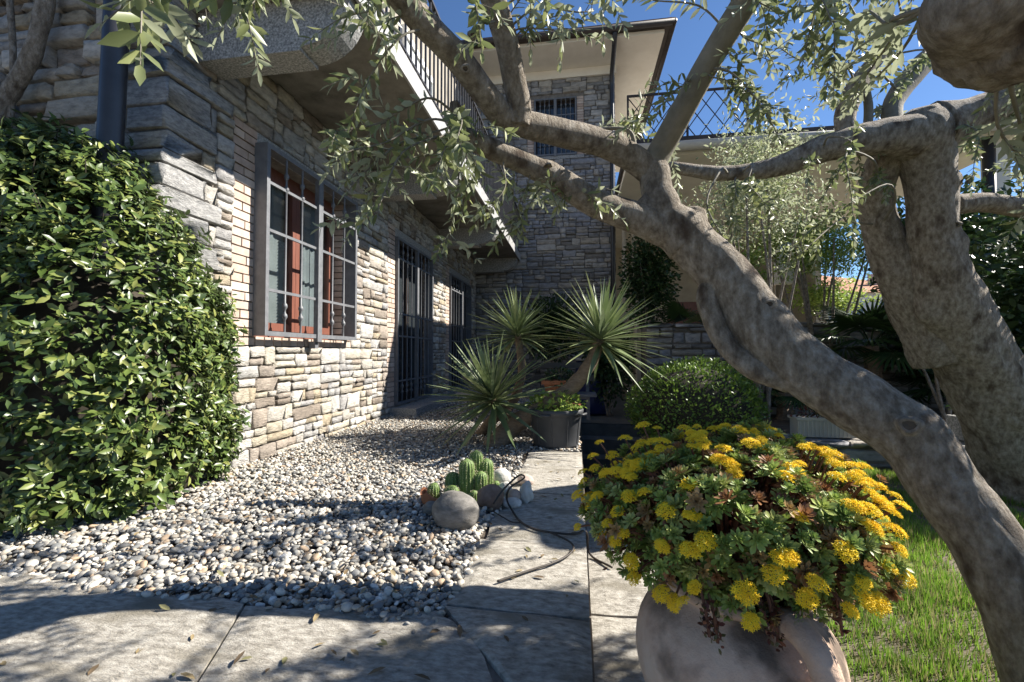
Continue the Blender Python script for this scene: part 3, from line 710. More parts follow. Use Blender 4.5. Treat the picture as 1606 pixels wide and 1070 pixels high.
# ------------------------------------------------------------------ leaves
def leaf_tpl(wd=.36, droop=.12, fold=.10, pet=0.0, belly=.45):
    V = [(0, 0, 0), (belly * .55, wd * .40, -droop * .05 + fold * .5), (belly * .55, 0, -droop * .1), (belly * .55, -wd * .40, -droop * .05 + fold * .5),
         (belly + .2, wd * .48, -droop * .35 + fold * .5), (belly + .2, 0, -droop * .4), (belly + .2, -wd * .48, -droop * .35 + fold * .5), (1, 0, -droop)]
    Fc = [(0, 2, 1), (0, 3, 2), (1, 2, 5), (1, 5, 4), (2, 3, 6), (2, 6, 5), (4, 5, 7), (5, 6, 7)]
    return np.array(V), np.array(Fc)
def foliage(name, mt, tpl, pos, d, up, size, parent, limit=0, single='leaf'):
    """leaves as arrays; the ones that show largest become single objects"""
    pos = np.asarray(pos); n = len(pos); R = basis(d, up)
    idx = np.arange(n); pick = np.zeros(n, bool)
    if limit:
        q = pos - CP; dep = q @ FW; u = 803 + F * (q @ RT) / np.maximum(dep, .05); v = 535 - F * (q @ UP) / np.maximum(dep, .05)
        ok = (dep > .1) & (u > 0) & (u < 1606) & (v > 0) & (v < 1070)
        key = np.where(ok, size / np.maximum(dep, .1), 0); o = np.argsort(-key)[:limit]; o = o[key[o] > 0]; pick[o] = True
        mes = [mesh_np(single, tpl[0], tpl[1], mt, True)]
        for i in o: put(single, mes[0], pos[i], parent, R[i] * size[i])
    k = ~pick
    if k.any():
        V, Fc = scatter(*tpl, R[k], pos[k], size[k])
        ob = build(name, V, Fc, mt, parent, True, rnd=np.repeat(rng.random(k.sum()), len(tpl[0])))
        ob['kind'] = 'stuff'
def ell_points(c, r, n, shell=(.82, 1.03), zmin=None):
    d = unit(n); s = rng.uniform(*shell, n)[:, None]; p = np.asarray(c) + d * np.asarray(r) * s
    nn = d / np.asarray(r); nn /= np.linalg.norm(nn, axis=1, keepdims=True)
    if zmin is not None: k = p[:, 2] > zmin; p, nn = p[k], nn[k]
    return p, nn
# jasmine hugging the house corner
jas = thing('jasmine_shrub', (-2.75, 2.0, 0), 'large glossy green evergreen shrub clipped against the house corner', 'shrub')
ELL = [((-3.00, 1.98, .72), (1.0, .60, 1.30)), ((-2.52, 2.0, .45), (.43, .52, 1.30)), ((-2.38, 2.27, .40), (.24, .36, .88)), ((-3.9, 1.92, .8), (.8, .55, 1.22)), ((-2.75, 1.78, .25), (.55, .30, .75))]
def inside(p, skip, f=.93):
    k = np.zeros(len(p), bool)
    for i, (c, r) in enumerate(ELL):
        if i != skip: k |= (((p - np.array(c)) / (np.array(r) * f)) ** 2).sum(1) < 1
    return k
ps, ns = [], []
for i, (c, r) in enumerate(ELL):
    A = 4 * np.pi * ((r[0] * r[1]) ** 1.6 + (r[0] * r[2]) ** 1.6 + (r[1] * r[2]) ** 1.6) ** (1 / 1.6) / 3 ** (1 / 1.6)
    p, nn = ell_points(c, r, int(A * 1250), (.74, 1.02), .02)
    bump = np.array([mnoise.noise(Vector(q * 4.2)) for q in p]); p = p + nn * (bump * .055)[:, None]
    k = ~inside(p, i) & (p[:, 1] < 2.75) & (p[:, 0] > -4.4) & ((p[:, 1] < 2.2) | (p[:, 0] > -2.42))
    k &= rng.random(len(p)) < np.clip(.9 + 1.1 * bump, .75, 1)
    ps.append(p[k]); ns.append(nn[k])
ps = np.vstack(ps); ns = np.vstack(ns)
lo = rng.choice(len(ps), 420, replace=False); hs = G()
for i in lo:
    rel_ = (ps[i] - np.array([-2.75, 2.0, .6])); up_ = ns[i] * .6 + np.array([0, 0, .7]) + rng.normal(0, .25, 3); e_ = ps[i] + up_ / np.linalg.norm(up_) * rng.uniform(.03, .11)
    hs.tube(catmull([ps[i] - ns[i] * .08, ps[i], e_], 3), .0022, 4, False); ps[i] = e_
hs.obj('shoots', m_twig_core, jas)['kind'] = 'stuff'
LT = leaf_tpl(.40, .16, .10)
# every point carries a little whorl of four leaves on a shoot
pp, dd, uu, ss = [], [], [], []
shoot = ns * .8 + np.array([0, 0, .45]) + rng.normal(0, .28, ns.shape); shoot /= np.linalg.norm(shoot, axis=1, keepdims=True)
B3 = basis(shoot, np.tile([0, 0, 1.], (len(ns), 1)) + rng.normal(0, .2, ns.shape))
for j in range(5):
    a = j * 2.4 + rng.uniform(0, 6.28, len(ns)); el = rng.uniform(.15, .75, len(ns))
    d = shoot * np.sin(el)[:, None] + (B3[:, :, 1] * np.cos(a)[:, None] + B3[:, :, 2] * np.sin(a)[:, None]) * np.cos(el)[:, None]
    pp.append(ps + shoot * (.012 * j)); dd.append(d); uu.append(shoot + rng.normal(0, .25, ns.shape)); ss.append(rng.uniform(.042, .080, len(ns)) * (1 - .06 * j))
foliage('foliage', m_jas, LT, np.vstack(pp), np.vstack(dd), np.vstack(uu), np.concatenate(ss), jas, 280)
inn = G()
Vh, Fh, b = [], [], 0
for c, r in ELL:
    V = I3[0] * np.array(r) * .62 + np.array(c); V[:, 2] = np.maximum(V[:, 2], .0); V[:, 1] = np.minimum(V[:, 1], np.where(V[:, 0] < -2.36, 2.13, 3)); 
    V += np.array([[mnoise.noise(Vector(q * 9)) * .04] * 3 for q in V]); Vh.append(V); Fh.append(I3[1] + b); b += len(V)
build('dark_core', np.vstack(Vh), np.vstack(Fh), m_twig_core, jas)  # dark lump that imitates the shade inside the hedge

# bare climbing stem at the far left
cl = G()
cl.tube(catmull([(-3.42, 1.95, .05), (-3.40, 2.0, 1.1), (-3.46, 2.0, 1.75), (-3.36, 2.03, 2.2), (-3.12, 2.04, 2.62), (-3.0, 2.05, 3.3)], 8), .045, 10)
st_ = thing('climbing_plant', (-3.42, 1.95, 0), 'bare woody climber stem twisting up the shaded wall at the far left', 'climbing plant')
V, Fc = tube(catmull([(-3.42, 1.95, .05), (-3.40, 2.0, 1.1), (-3.46, 2.02, 1.75), (-3.36, 2.04, 2.2), (-3.12, 2.05, 2.62), (-3.0, 2.06, 3.3)], 9), .042, 12, rough=.22, freq=9)
build('stem', V, Fc, m_bark, st_, True)
for q in ([(-3.46, 2.02, 1.7), (-3.33, 2.05, 2.0), (-3.30, 2.06, 2.5), (-3.38, 2.06, 3.2)], [(-3.45, 2.0, 1.6), (-3.58, 2.04, 2.0), (-3.62, 2.05, 2.8)]):
    V, Fc = tube(catmull(q, 8), .016, 8, rough=.2, freq=14); build('shoot', V, Fc, m_bark, st_, True)

# ------------------------------------------------------------------ yucca
yb = onz(783, 692)
yuc = thing('yucca', yb, 'three headed spiky yucca with leaning bare trunks rising from the gravel', 'yucca')
def blade_mesh(bend, tw=.0):
    n = 7; V = []; Fc = []
    for i in range(n):
        t = i / (n - 1); wd = .5 * (.55 + 1.3 * t if t < .35 else 1.0 * (1 - (t - .35) / .65) ** .75 + .005)
        z = -bend * t ** 2.2
        for s, dz in ((-1, .22), (0, 0), (1, .22)): V.append((t, s * wd, z, dz * wd))
    V = [(x, y, z, q) for x, y, z, q in V]
    for i in range(n - 1):
        for j in range(2): a = i * 3 + j; Fc.append((a, a + 1, a + 4, a + 3))
    return V, Fc
BLM = []
for bnd in (.02, .08, .16):
    V, Fc = blade_mesh(bnd); wr = .076
    V = [(x, y * wr, z + q * wr * 1.5) for x, y, z, q in V]; BLM.append(mesh_np('leaf', V, Fc, m_yuc, True))
def crown(c, ax, n, L, low=-.55, dead=0):
    c = np.array(c); ax = np.array(ax, float); ax /= np.linalg.norm(ax); _, a, b = frame_of(ax)
    for i in range(n):
        t = (i + .5) / n; el = math.asin(low + (1 - low) * t ** .8); ph = i * 2.39996 + random.uniform(-.2, .2)
        d = ax * math.sin(el) + (a * math.cos(ph) + b * math.sin(ph)) * math.cos(el)
        l = L * random.uniform(.82, 1.08) * (1 - .18 * max(0, math.sin(el)))
        R = basis(d[None], (ax + np.array([0, 0, .3]))[None])[0]
        mi = 0 if el > .5 else 1 if el > -.1 else random.choice((1, 2)); wdt = l * random.uniform(.8, 1.1)
        put('leaf', BLM[mi], c + ax * (t * .09) + d * .012, yuc, R @ np.diag([l, wdt, l]))
dR, dL, dB = 3.75, 3.95, 4.45
cR, cL, cB = P(941, 541, dR), P(776, 634, dL), P(812, 532, dB)
crown(cR, (.18, -.05, 1), 106, .64, -.5)
crown(cL, (-.22, -.30, .9), 108, .70, -.34)
crown(cB, (-.05, .1, 1), 92, .58, -.38)
def trunk(nm, pts, rr, parent, mt, n=12, per=8, rough=.14, freq=14):
    c = catmull(pts, per); r = np.interp(np.linspace(0, 1, len(c)), np.linspace(0, 1, len(rr)), rr)
    V, Fc = tube(c, r, n, rough=rough, freq=freq); return build(nm, V, Fc, mt, parent, True)
def pz(u, v, d): return P(u, v, d)
trunk('trunk', [onz(770, 699) - np.array([0, 0, .05]), pz(800, 672, 3.86), pz(845, 642, 3.82), pz(895, 610, 3.78), pz(925, 572, 3.75), cR + np.array([0, 0, .05])], [.098, .088, .075, .068, .058, .045], yuc, m_yuct)
trunk('trunk', [pz(812, 668, 3.86), pz(800, 655, 3.9), pz(786, 645, 3.94), cL + np.array([-.02, 0, .03])], [.055, .05, .045, .04], yuc, m_yuct)
trunk('trunk', [onz(752, 678) - np.array([0, 0, .05]), pz(775, 656, 4.25), pz(803, 632, 4.35), pz(818, 585, 4.4), cB + np.array([0, 0, .05])], [.06, .055, .05, .042, .036], yuc, m_yuct)

# ------------------------------------------------------------------ cacti and stones
def cactus(u, v0, v1, wpx, label, nr=15):
    d = 2.32
    base = onz(u, min(max(v1, 771), 796), .0); d = (base - CP) @ FW
    z1 = P(u, v0, d)[2]; zb = P(u, v1, d)[2]; c = P(u, v1, d); r = wpx / 2 / F * d; h = z1 - min(zb, .03)
    base = np.array([c[0], c[1], min(zb, .02) - .02]); h = z1 - base[2]
    t = thing('cactus', base, label, 'cactus', 'ribbed cacti in the rock cluster')
    nv = nr * 4; V = []; Fc = []; nz = 14
    for i in range(nz + 1):
        s = i / nz; zc = h * (1 - (1 - s) ** 1.0)
        # round shoulder of about one radius
        zc = s * h; dt = h - zc; prof = r * (math.sqrt(max(0, 1 - (1 - dt / (r * 1.15)) ** 2)) if dt < r * 1.15 else 1) * (.82 + .18 * min(1, zc / (r * .8)))
        for k in range(nv):
            a = 2 * math.pi * k / nv; rr = prof * (1 - .15 * (.5 - .5 * math.cos(a * nr)))
            V.append((base[0] + rr * math.cos(a) + .03 * r * math.sin(zc * 20), base[1] + rr * math.sin(a), base[2] + zc))
    for i in range(nz):
        for k in range(nv): k2 = (k + 1) % nv; Fc.append((i * nv + k, i * nv + k2, (i + 1) * nv + k2, (i + 1) * nv + k))
    build('body', V, Fc, m_cact, t, True)
    # spines: little tufts along each rib
    pos, dirs = [], []
    for k in range(nr):
        a = 2 * math.pi * k / nr; m = max(5, int(h / .009))
        for i in range(1, m):
            zc = h * i / m; dt = h - zc; prof = r * (math.sqrt(max(0, 1 - (1 - dt / (r * 1.15)) ** 2)) if dt < r * 1.15 else 1) * (.82 + .18 * min(1, zc / (r * .8)))
            n0 = np.array([math.cos(a), math.sin(a), max(0, 1 - dt / (r * 1.15)) * 1.2])
            for _ in range(5): pos.append((base[0] + prof * math.cos(a) + .03 * r * math.sin(zc * 20), base[1] + prof * math.sin(a), base[2] + zc)); dirs.append(n0 + rng.normal(0, .6, 3))
    pos = np.array(pos); dirs = np.array(dirs)
    tv = np.array([(0, -.05, 0), (0, .05, 0), (1, 0, 0)]); tf = np.array([(0, 1, 2)])
    V, Fc = scatter(tv, tf, basis(dirs, np.tile([0, 0, 1.], (len(pos), 1)) + rng.normal(0, .5, pos.shape)), pos, rng.uniform(.007, .013, len(pos)))
    build('spines', V, Fc, m_spine, t)['kind'] = 'stuff'
CACT = [(732, 719, 778, 25, 'tallest ribbed green cactus standing in the middle of the rock cluster'),
        (763, 719, 766, 22, 'tall dark green cactus at the right of the rock cluster, beside the brown stone'),
        (747, 706, 748, 22, 'round topped cactus at the very back of the rock cluster'),
        (743, 719, 750, 18, 'small cactus tucked behind the two tall ones in the cluster'),
        (710, 740, 775, 26, 'medium barrel shaped cactus left of the tallest one'),
        (754, 739, 778, 21, 'medium column cactus between the tallest cactus and the brown stone'),
        (708, 761, 785, 25, 'squat round cactus right behind the big grey boulder'),
        (680, 757, 784, 20, 'lone round cactus at the left end, above the terracotta shard'),
        (778, 754, 768, 12, 'tiny cactus ball near the pale stones at the right'),
        (743, 769, 785, 11, 'tiny leaning cactus at the foot of the tallest one')]
for c in CACT: cactus(*c, nr=14 if c[3] > 15 else 10)
def boulder(name, u, v0, v1, wpx, label, mt, d=None, seed=0, flat=1, yaw=.3, cat='stone', rough=.08, ysc=.85, tilt=0, group=None):
    base = onz(u, v1, 0); d = d or (base - CP) @ FW + wpx / 2 / F * 1.6
    h = (v1 - v0) / F * d / .92; wd = wpx / F * d; c = P(u, (v0 + v1) / 2, d); r = np.array([wd / 2, wd / 2 * ysc, h / 2])
    V = I3[0].copy(); a = rough
    V *= (1 + np.array([[a * mnoise.noise(Vector(q * 1.3 + seed)) + a * .35 * mnoise.noise(Vector(q * 4 + seed))] for q in V]))
    V = V * r; ct, s_ = math.cos(tilt), math.sin(tilt); V = V @ np.array([[ct, 0, s_], [0, 1, 0], [-s_, 0, ct]])
    c[2] = max(c[2], r[2] * .55); V = V + c
    return tag(build(name, V, I3[1], mt, None, True), label, cat, group)
SG = 'stones around the cacti'
boulder('boulder', 715, 773, 832, 74, 'big smooth grey boulder in front of the cacti', m_rock, seed=3, tilt=-.12, group=SG)
boulder('boulder', 769, 762, 799, 44, 'reddish brown boulder at the right foot of the cacti', m_rockb, seed=8, rough=.16, group=SG)
boulder('boulder', 678, 787, 807, 30, 'small greenish grey stone left of the big boulder', m_rock, seed=12, group=SG)
boulder('boulder', 786, 736, 764, 32, 'grey stone behind the cacti on the right', m_rockw, seed=15, group=SG)
boulder('boulder', 792, 757, 776, 22, 'pale white stone beside the brown boulder', m_rockw, seed=18, rough=.18, group=SG)
boulder('boulder', 807, 768, 790, 22, 'smooth egg shaped pinkish stone inside the cable loop', m_rockp, seed=20, rough=.03, group=SG)
boulder('boulder', 803, 783, 797, 32, 'flat pale stone lying under the pinkish egg stone', m_rockw, seed=23, rough=.1, group=SG)
boulder('boulder', 826, 758, 790, 20, 'rough white stone on the path edge, furthest right of the cluster', m_rockw, seed=27, rough=.3, group=SG)
boulder('boulder', 824, 745, 762, 26, 'pale beige stone on the path behind the cable loop', m_rockp, seed=31, rough=.12, group=SG)
# curved terracotta shard
sh = G(); sc_ = onz(682, 795); n = 10
V = []; 
for i in range(n + 1):
    a = math.radians(150 + 150 * i / n)
    for r_, z in ((.075, 0), (.085, .052), (.095, .052), (.085, 0)): V.append((sc_[0] + r_ * math.cos(a) * 1.15, sc_[1] + .09 + r_ * math.sin(a), z + .012 * math.sin(i * 1.3)))
Fc = [(i * 4 + j, i * 4 + (j + 1) % 4, i * 4 + 4 + (j + 1) % 4, i * 4 + 4 + j) for i in range(n) for j in range(4)] + [(0, 3, 2, 1), (n * 4, n * 4 + 1, n * 4 + 2, n * 4 + 3)]
tag(build('pot_shard', V, Fc, m_terra), 'broken curved terracotta pot shard among the cacti', 'pot shard')
# black cable looping over the path
q = [onz(774, 790, .07), onz(786, 772, .10), onz(800, 757, .12), onz(816, 745, .13), onz(822, 750, .09), onz(800, 765, .12), onz(795, 783, .05), onz(803, 800, .012), onz(815, 817, .012), onz(835, 829, .012), onz(862, 835, .012), onz(895, 838, .012), onz(908, 836, .010), onz(914.5, 833, -.005), onz(921, 838, -.10), onz(926, 870, LOW + .01), onz(960, 890, LOW + .01)]
V, Fc = tube(catmull(q, 8), .0052, 7)
tag(build('cable', V, Fc, m_cable, None, True), 'thin dark cable looping over the pale stones and across the path', 'cable')
q = [onz(863, 835.5, .022), onz(885, 845, .012), onz(897, 853, .010), onz(899, 862, .010), onz(886, 874, .010), onz(862, 885, .010), onz(840, 892, .010), onz(810, 902, .010), onz(780, 912, .010)]
V, Fc = tube(catmull(q, 8), .0042, 7)
tag(build('cable', V, Fc, m_cable, None, True), 'second dark cable end bending back towards the shaded slabs', 'cable')
V, Fc = tube(catmull([onz(775, 803, .012), onz(790, 812, .012), onz(803, 819, .010), onz(816, 820, .010)], 5), .003, 6)
tag(build('dry_twig', V, Fc, m_cable, None, True), 'short dry twig on the slab beside the gravel edge', 'twig')

# ------------------------------------------------------------------ pots at the end of the path
def shrubby(name, parent, c, r, n, mt, size, tpl, shell=(.5, 1.02), zmin=None, limit=0, upb=.5):
    p, nn = ell_points(c, r, n, shell, zmin)
    d = nn + rng.normal(0, .55, nn.shape); d[:, 2] += .15
    foliage(name, mt, tpl, p, d, nn * .6 + np.array([0, 0, upb]) + rng.normal(0, .3, nn.shape), rng.uniform(*size, len(p)), parent, limit)
pc = onz(872, 697); pc[2] = 0
pot = thing('plastic_pot', pc, 'large dark grey plastic tub at the end of the path', 'flowerpot')
R_ = .225; H_ = .315
prof = [(0, .0), (R_ * .86, .0), (R_ * .87, .02), (R_ * .98, H_ - .05), (R_ * 1.0, H_ - .045), (R_ * 1.06, H_ - .04), (R_ * 1.07, H_), (R_ * 1.02, H_ + .004), (R_ * .98, H_ - .01), (R_ * .95, H_ - .07)]
G().lathe(prof, pc, 40).obj('tub', m_pot, pot, True)
for k in range(4):
    a = math.radians(-112 + 90 * k); q = G()
    for s in range(-4, 5):
        pass
    pts = [pc + np.array([(R_ * 1.05 + (.03 if abs(s) < 4 else 0)) * math.cos(a + s * .055), (R_ * 1.05 + (.03 if abs(s) < 4 else 0)) * math.sin(a + s * .055), H_ - .035]) for s in range(-4, 5)]
    q.tube(pts, .010, 7).obj('handle', m_pot, pot, True)
for k in range(10):
    a = 2 * math.pi * k / 10 + .2
    G().tube([pc + np.array([R_ * .88 * math.cos(a), R_ * .88 * math.sin(a), .03]), pc + np.array([R_ * .985 * math.cos(a), R_ * .985 * math.sin(a), H_ - .06])], .004, 5).obj('rib', m_pot, pot)
G().lathe([(0, H_ - .06), (R_ * .96, H_ - .065)], pc, 24).obj('soil', m_soil, pot)
pp_ = thing('potted_plant', pc + np.array([0, 0, H_ - .06]), 'pale green bushy herb growing in the grey plastic tub', 'plant')
shrubby('foliage', pp_, pc + np.array([0, 0, H_ + .03]), (.23, .22, .12), 520, m_lime, (.03, .055), leaf_tpl(.6, .2, .1), limit=120)
# terracotta bowl behind the tub
bc = onz(915, 690) + FW * .28; bc[2] = 0
bowl = thing('terracotta_bowl', bc, 'wide terracotta bowl peeking out right behind the grey tub', 'bowl')
G().lathe([(0, 0), (.10, 0), (.12, .02), (.18, .16), (.21, .25), (.235, .26), (.24, .285), (.215, .29), (.19, .25), (.0, .22)], bc + np.array([-.21, .12, 0]), 32).obj('body', m_terra, bowl, True)
# terracotta trough with herbs on a low bench, behind the yucca trunk
tc = P(880, 616, 5.2); tc[2] = 0
bench = thing('metal_bench', tc, 'low dark metal bench in the shade behind the yucca', 'bench')
zt = P(880, 618, 5.2)[2]
bq = G()
for k in range(3): G().box(tc[0] - 1.3, tc[0] + .42, tc[1] - .02 + .13 * k, tc[1] + .085 + .13 * k, zt - .03, zt - .001).obj('slat', m_iron, bench)
for sx in (-1.2, .3): bq.box(tc[0] + sx, tc[0] + sx + .04, tc[1] + .01, tc[1] + .05, 0, zt - .032).box(tc[0] + sx, tc[0] + sx + .04, tc[1] + .30, tc[1] + .34, 0, zt + .42)
bq.box(tc[0] - 1.16, tc[0] + .30, tc[1] + .305, tc[1] + .335, zt - .062, zt - .032); bq.box(tc[0] - 1.16, tc[0] + .3, tc[1] + .015, tc[1] + .045, zt - .062, zt - .032).obj('frame', m_iron, bench)
for k in range(2): G().box(tc[0] - 1.3, tc[0] + .42, tc[1] + .28, tc[1] + .296, zt + .14 + .16 * k, zt + .21 + .16 * k).obj('back_slat', m_pipe, bench)
trg = thing('terracotta_trough', (tc[0], tc[1] + .1, zt), 'reddish terracotta trough standing on the shaded metal bench', 'planter')
x, y_, z = tc[0], tc[1] + .12, zt
V = [(x - .18, y_ - .07, z), (x + .18, y_ - .07, z), (x + .18, y_ + .07, z), (x - .18, y_ + .07, z), (x - .22, y_ - .10, z + .15), (x + .22, y_ - .10, z + .15), (x + .22, y_ + .10, z + .15), (x - .22, y_ + .10, z + .15)]
build('body', V, [(3, 2, 1, 0), (0, 1, 5, 4), (1, 2, 6, 5), (2, 3, 7, 6), (3, 0, 4, 7), (4, 5, 6, 7)], m_terra, trg)
G().box(x - .235, x + .235, y_ - .118, y_ - .101, z + .11, z + .155).box(x - .235, x + .235, y_ + .101, y_ + .118, z + .11, z + .155).obj('rim', m_terra, trg)
hb = thing('herb_plant', (x, y_, z + .15), 'dark leafy herbs filling the terracotta trough', 'plant')
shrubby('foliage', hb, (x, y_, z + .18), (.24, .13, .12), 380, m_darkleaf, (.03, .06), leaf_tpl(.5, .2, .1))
# blue barrel in the shade
bl = P(930, 640, 7.2); bl[2] = LOW
brl = thing('barrel', bl, 'dark blue plastic barrel standing in deep shade behind the stairwell', 'barrel')
G().lathe([(0, 0), (.24, 0), (.26, .03), (.285, .25), (.27, .28), (.285, .31), (.285, .6), (.27, .63), (.285, .66), (.26, .88), (.25, .9), (0, .9)], bl, 28).obj('body', m_blue, brl, True)
G().lathe([(.255, .86), (.295, .865), (.295, .905), (.255, .91)], bl, 28).obj('lid_ring', m_steel, brl, True)

# ------------------------------------------------------------------ lawn, box ball, garden wall and planting on the right
lz = LOW - .006
lawn = G().add([(.60, -.6, lz), (9, -.6, lz), (9, 4.15, lz), (PX1 + .2, 4.15, lz), (PX1 + .2, 2.86, lz), (.60, 2.86, lz)], [(0, 1, 2, 3, 4, 5)])
tag(lawn.obj('lawn', m_dirt, origin=(2, 2, lz)), kind='structure')
def grass():
    n = 210000; x = .60 + rng.random(n) ** 1.3 * 3.6; y = rng.uniform(.7, 4.1, n)
    xy = np.column_stack([x, y])
    patch = np.array([mnoise.noise(Vector((a * 2.6, b_ * 2.6, 4))) + .5 * mnoise.noise(Vector((a * 7, b_ * 7, 9))) for a, b_ in xy])
    k = (patch > -.36) & ((x > PX1 + .2) | (y < 2.84)) & (rng.random(n) < np.clip((patch + .42) * 2.0, .05, 1))
    xy, patch = xy[k], patch[k]; n = len(xy); h = rng.uniform(.02, .062, n) * np.clip(1 + patch, .6, 1.6)
    tv = np.array([(0, -.5, 0), (0, .5, 0), (.5, -.36, .10), (.5, .36, .10), (1, 0, .38)]); tf = np.array([(0, 1, 3, 2)]); tri = np.array([(2, 3, 4)])
    th = rng.uniform(0, 2 * np.pi, n); d = np.column_stack([np.cos(th) * .55, np.sin(th) * .55, rng.uniform(.5, 1.2, n)])
    up = np.column_stack([-np.cos(th), -np.sin(th), np.full(n, .3)])
    sc = np.column_stack([h, rng.uniform(.0028, .0045, n), h * .6]); loc = np.column_stack([xy, np.full(n, lz)])
    V, F1 = scatter(tv, np.array([(0, 1, 3), (0, 3, 2), (2, 3, 4)]), basis(d, up), loc, sc)
    tag(build('grass', V, F1, m_grass, rnd=np.repeat(rng.random(n), 5), origin=(1.5, 2, lz)), 'patchy sunlit green grass beside the terracotta urn', 'grass', kind='stuff')
grass()
# weeds in the slab joint
wd = thing('weed', (.09, 1.21, LOW), 'tiny green weed in a slab joint beside the urn', 'weed')
shrubby('foliage', wd, (.09, 1.22, LOW + .015), (.045, .03, .03), 40, m_lime, (.012, .025), leaf_tpl(.3, .2, .1))

bxc = np.array(P(1090, 632, 4.55)); bxc[2] = .22
box = thing('box_ball', (bxc[0], bxc[1], LOW), 'dense clipped box ball in front of the dark garden wall', 'shrub')
def lumpy_ell(c, r, n, amp, fr, shell):
    p, nn = ell_points(c, r, n, shell); b = np.array([mnoise.noise(Vector(q * fr)) for q in p]); return p + nn * (b * amp)[:, None], nn
p, nn = lumpy_ell(bxc, (.66, .60, .50), 9000, .07, 4, (.86, 1.02)); k = p[:, 2] > LOW + .02; p, nn = p[k], nn[k]
foliage('foliage', m_box, leaf_tpl(.55, .1, .1), p, nn + rng.normal(0, .6, nn.shape) + np.array([0, 0, .35]), nn + rng.normal(0, .5, nn.shape), rng.uniform(.022, .042, len(p)), box, 0)
V = I3[0] * np.array([.55, .50, .42]) + bxc; build('dark_core', V, I3[1], m_twig_core, box)  # the dark lump imitates shade between the leaves
G().tube([(bxc[0], bxc[1], LOW - .05), (bxc[0], bxc[1], 0)], .05, 8).obj('stem', m_bark, box)

r3 = np.random.default_rng(77)
def wall_thing(label, x0, x1, y, z0, z1, th, hm, lm, limit, seed):
    w_ = thing('garden_wall', ((x0 + x1) / 2, y, z0), label, 'wall')
    b_ = G().box(x0, x1, y + .005, y + th, z0, z1 - .05).obj('core', m_mortar, w_)
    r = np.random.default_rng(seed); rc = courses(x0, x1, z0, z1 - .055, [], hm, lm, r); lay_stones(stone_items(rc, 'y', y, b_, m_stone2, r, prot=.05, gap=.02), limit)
    x = x0
    while x < x1 - .05:
        L = min(r.uniform(.35, .7), x1 - x); put('coping_stone', stone_me(int(r.integers(12)), m_stone2, 'coping_stone'), (x + L / 2, y + th / 2 - .02, z1 - .025), w_, np.diag([L - .012, th + .06, .06])); x += L
wall_thing('rubble retaining wall behind the box ball, shaded by palms', 1.0, 8.5, 6.6, -.25, 1.22, .5, (.06, .17), (.14, .5), 290, 3)
wall_thing('low dry stone kerb wall edging the lawn below the white trough', 1.35, 6.5, 4.22, -.25, .02, .28, (.06, .11), (.18, .5), 90, 4)
tag(G().box(1.36, 8.5, 4.51, 6.59, -.3, -.06).obj('planting_bed', m_soil, origin=(4, 5.5, -.3)), kind='structure')
# white ribbed trough on the kerb wall
tr = P(1263, 680, 4.25); tr[1] = 4.36; tz = .038
tro = thing('plastic_trough', (tr[0], tr[1], tz), 'long white ribbed trough, shade put in its colour, standing on the low kerb wall', 'planter')
G().box(tr[0] - .235, tr[0] + .235, tr[1] - .075, tr[1] + .075, tz, tz + .15).obj('body', m_shadewhite, tro)
G().box(tr[0] - .25, tr[0] + .25, tr[1] - .09, tr[1] + .09, tz + .152, tz + .175).obj('rim', m_shadewhite, tro)
for k in range(14): G().box(tr[0] - .225 + k * .033, tr[0] - .212 + k * .033, tr[1] - .084, tr[1] - .0755, tz + .01, tz + .145).obj('rib', m_shadewhite, tro)
tp = thing('trough_plant', (tr[0], tr[1], tz + .17), 'sparse reddish green trailing plant growing out of the white trough', 'plant')
shrubby('foliage', tp, (tr[0], tr[1], tz + .21), (.27, .11, .07), 260, m_redleaf, (.02, .045), leaf_tpl(.5, .2, .1))
# second stone trough further right
t2 = P(1468, 690, 4.4); t2[1] = 4.38
tr2 = thing('stone_trough', (t2[0], t2[1], tz), 'square stone trough on the kerb wall half hidden behind the leaning trunk', 'planter')
G().box(t2[0] - .3, t2[0] + .3, t2[1] - .1, t2[1] + .1, tz, tz + .2).obj('body', m_granite, tr2)
p2 = thing('trough_plant', (t2[0], t2[1], tz + .2), 'wispy dark plant in the stone trough behind the leaning trunk', 'plant')
shrubby('foliage', p2, (t2[0], t2[1], tz + .33), (.34, .14, .16), 420, m_darkleaf, (.03, .06), leaf_tpl(.35, .2, .1))

# fan palms
def frond_mesh(nl, spread, seed):
    r = np.random.default_rng(seed); V = []; Fc = []
    for i in range(nl):
        a = spread * (i / (nl - 1) - .5) * 2; L = 1 - .18 * abs(a / spread) + r.normal() * .03; dr = -.10 - .12 * r.random()
        d = np.array([math.cos(a), math.sin(a), 0]); s = np.array([-math.sin(a), math.cos(a), 0])
        b = len(V)
        for t, wd, z in ((.04, .012, 0), (.5, .036, -.03), (.8, .022, -.10 + dr * .3), (1, .002, dr - .06)):
            for q, zz in ((-1, .015), (0, -.012), (1, .015)): V.append(tuple(d * t * L + s * wd * q + np.array([0, 0, z + zz * (wd * 30)])))
        for j in range(3):
            for k in range(2): f = b + j * 3 + k; Fc.append((f, f + 1, f + 4, f + 3))
    return mesh_np('frond', V, Fc, m_darkleaf, True)
FR = [frond_mesh(26, 1.9, i) for i in range(4)]
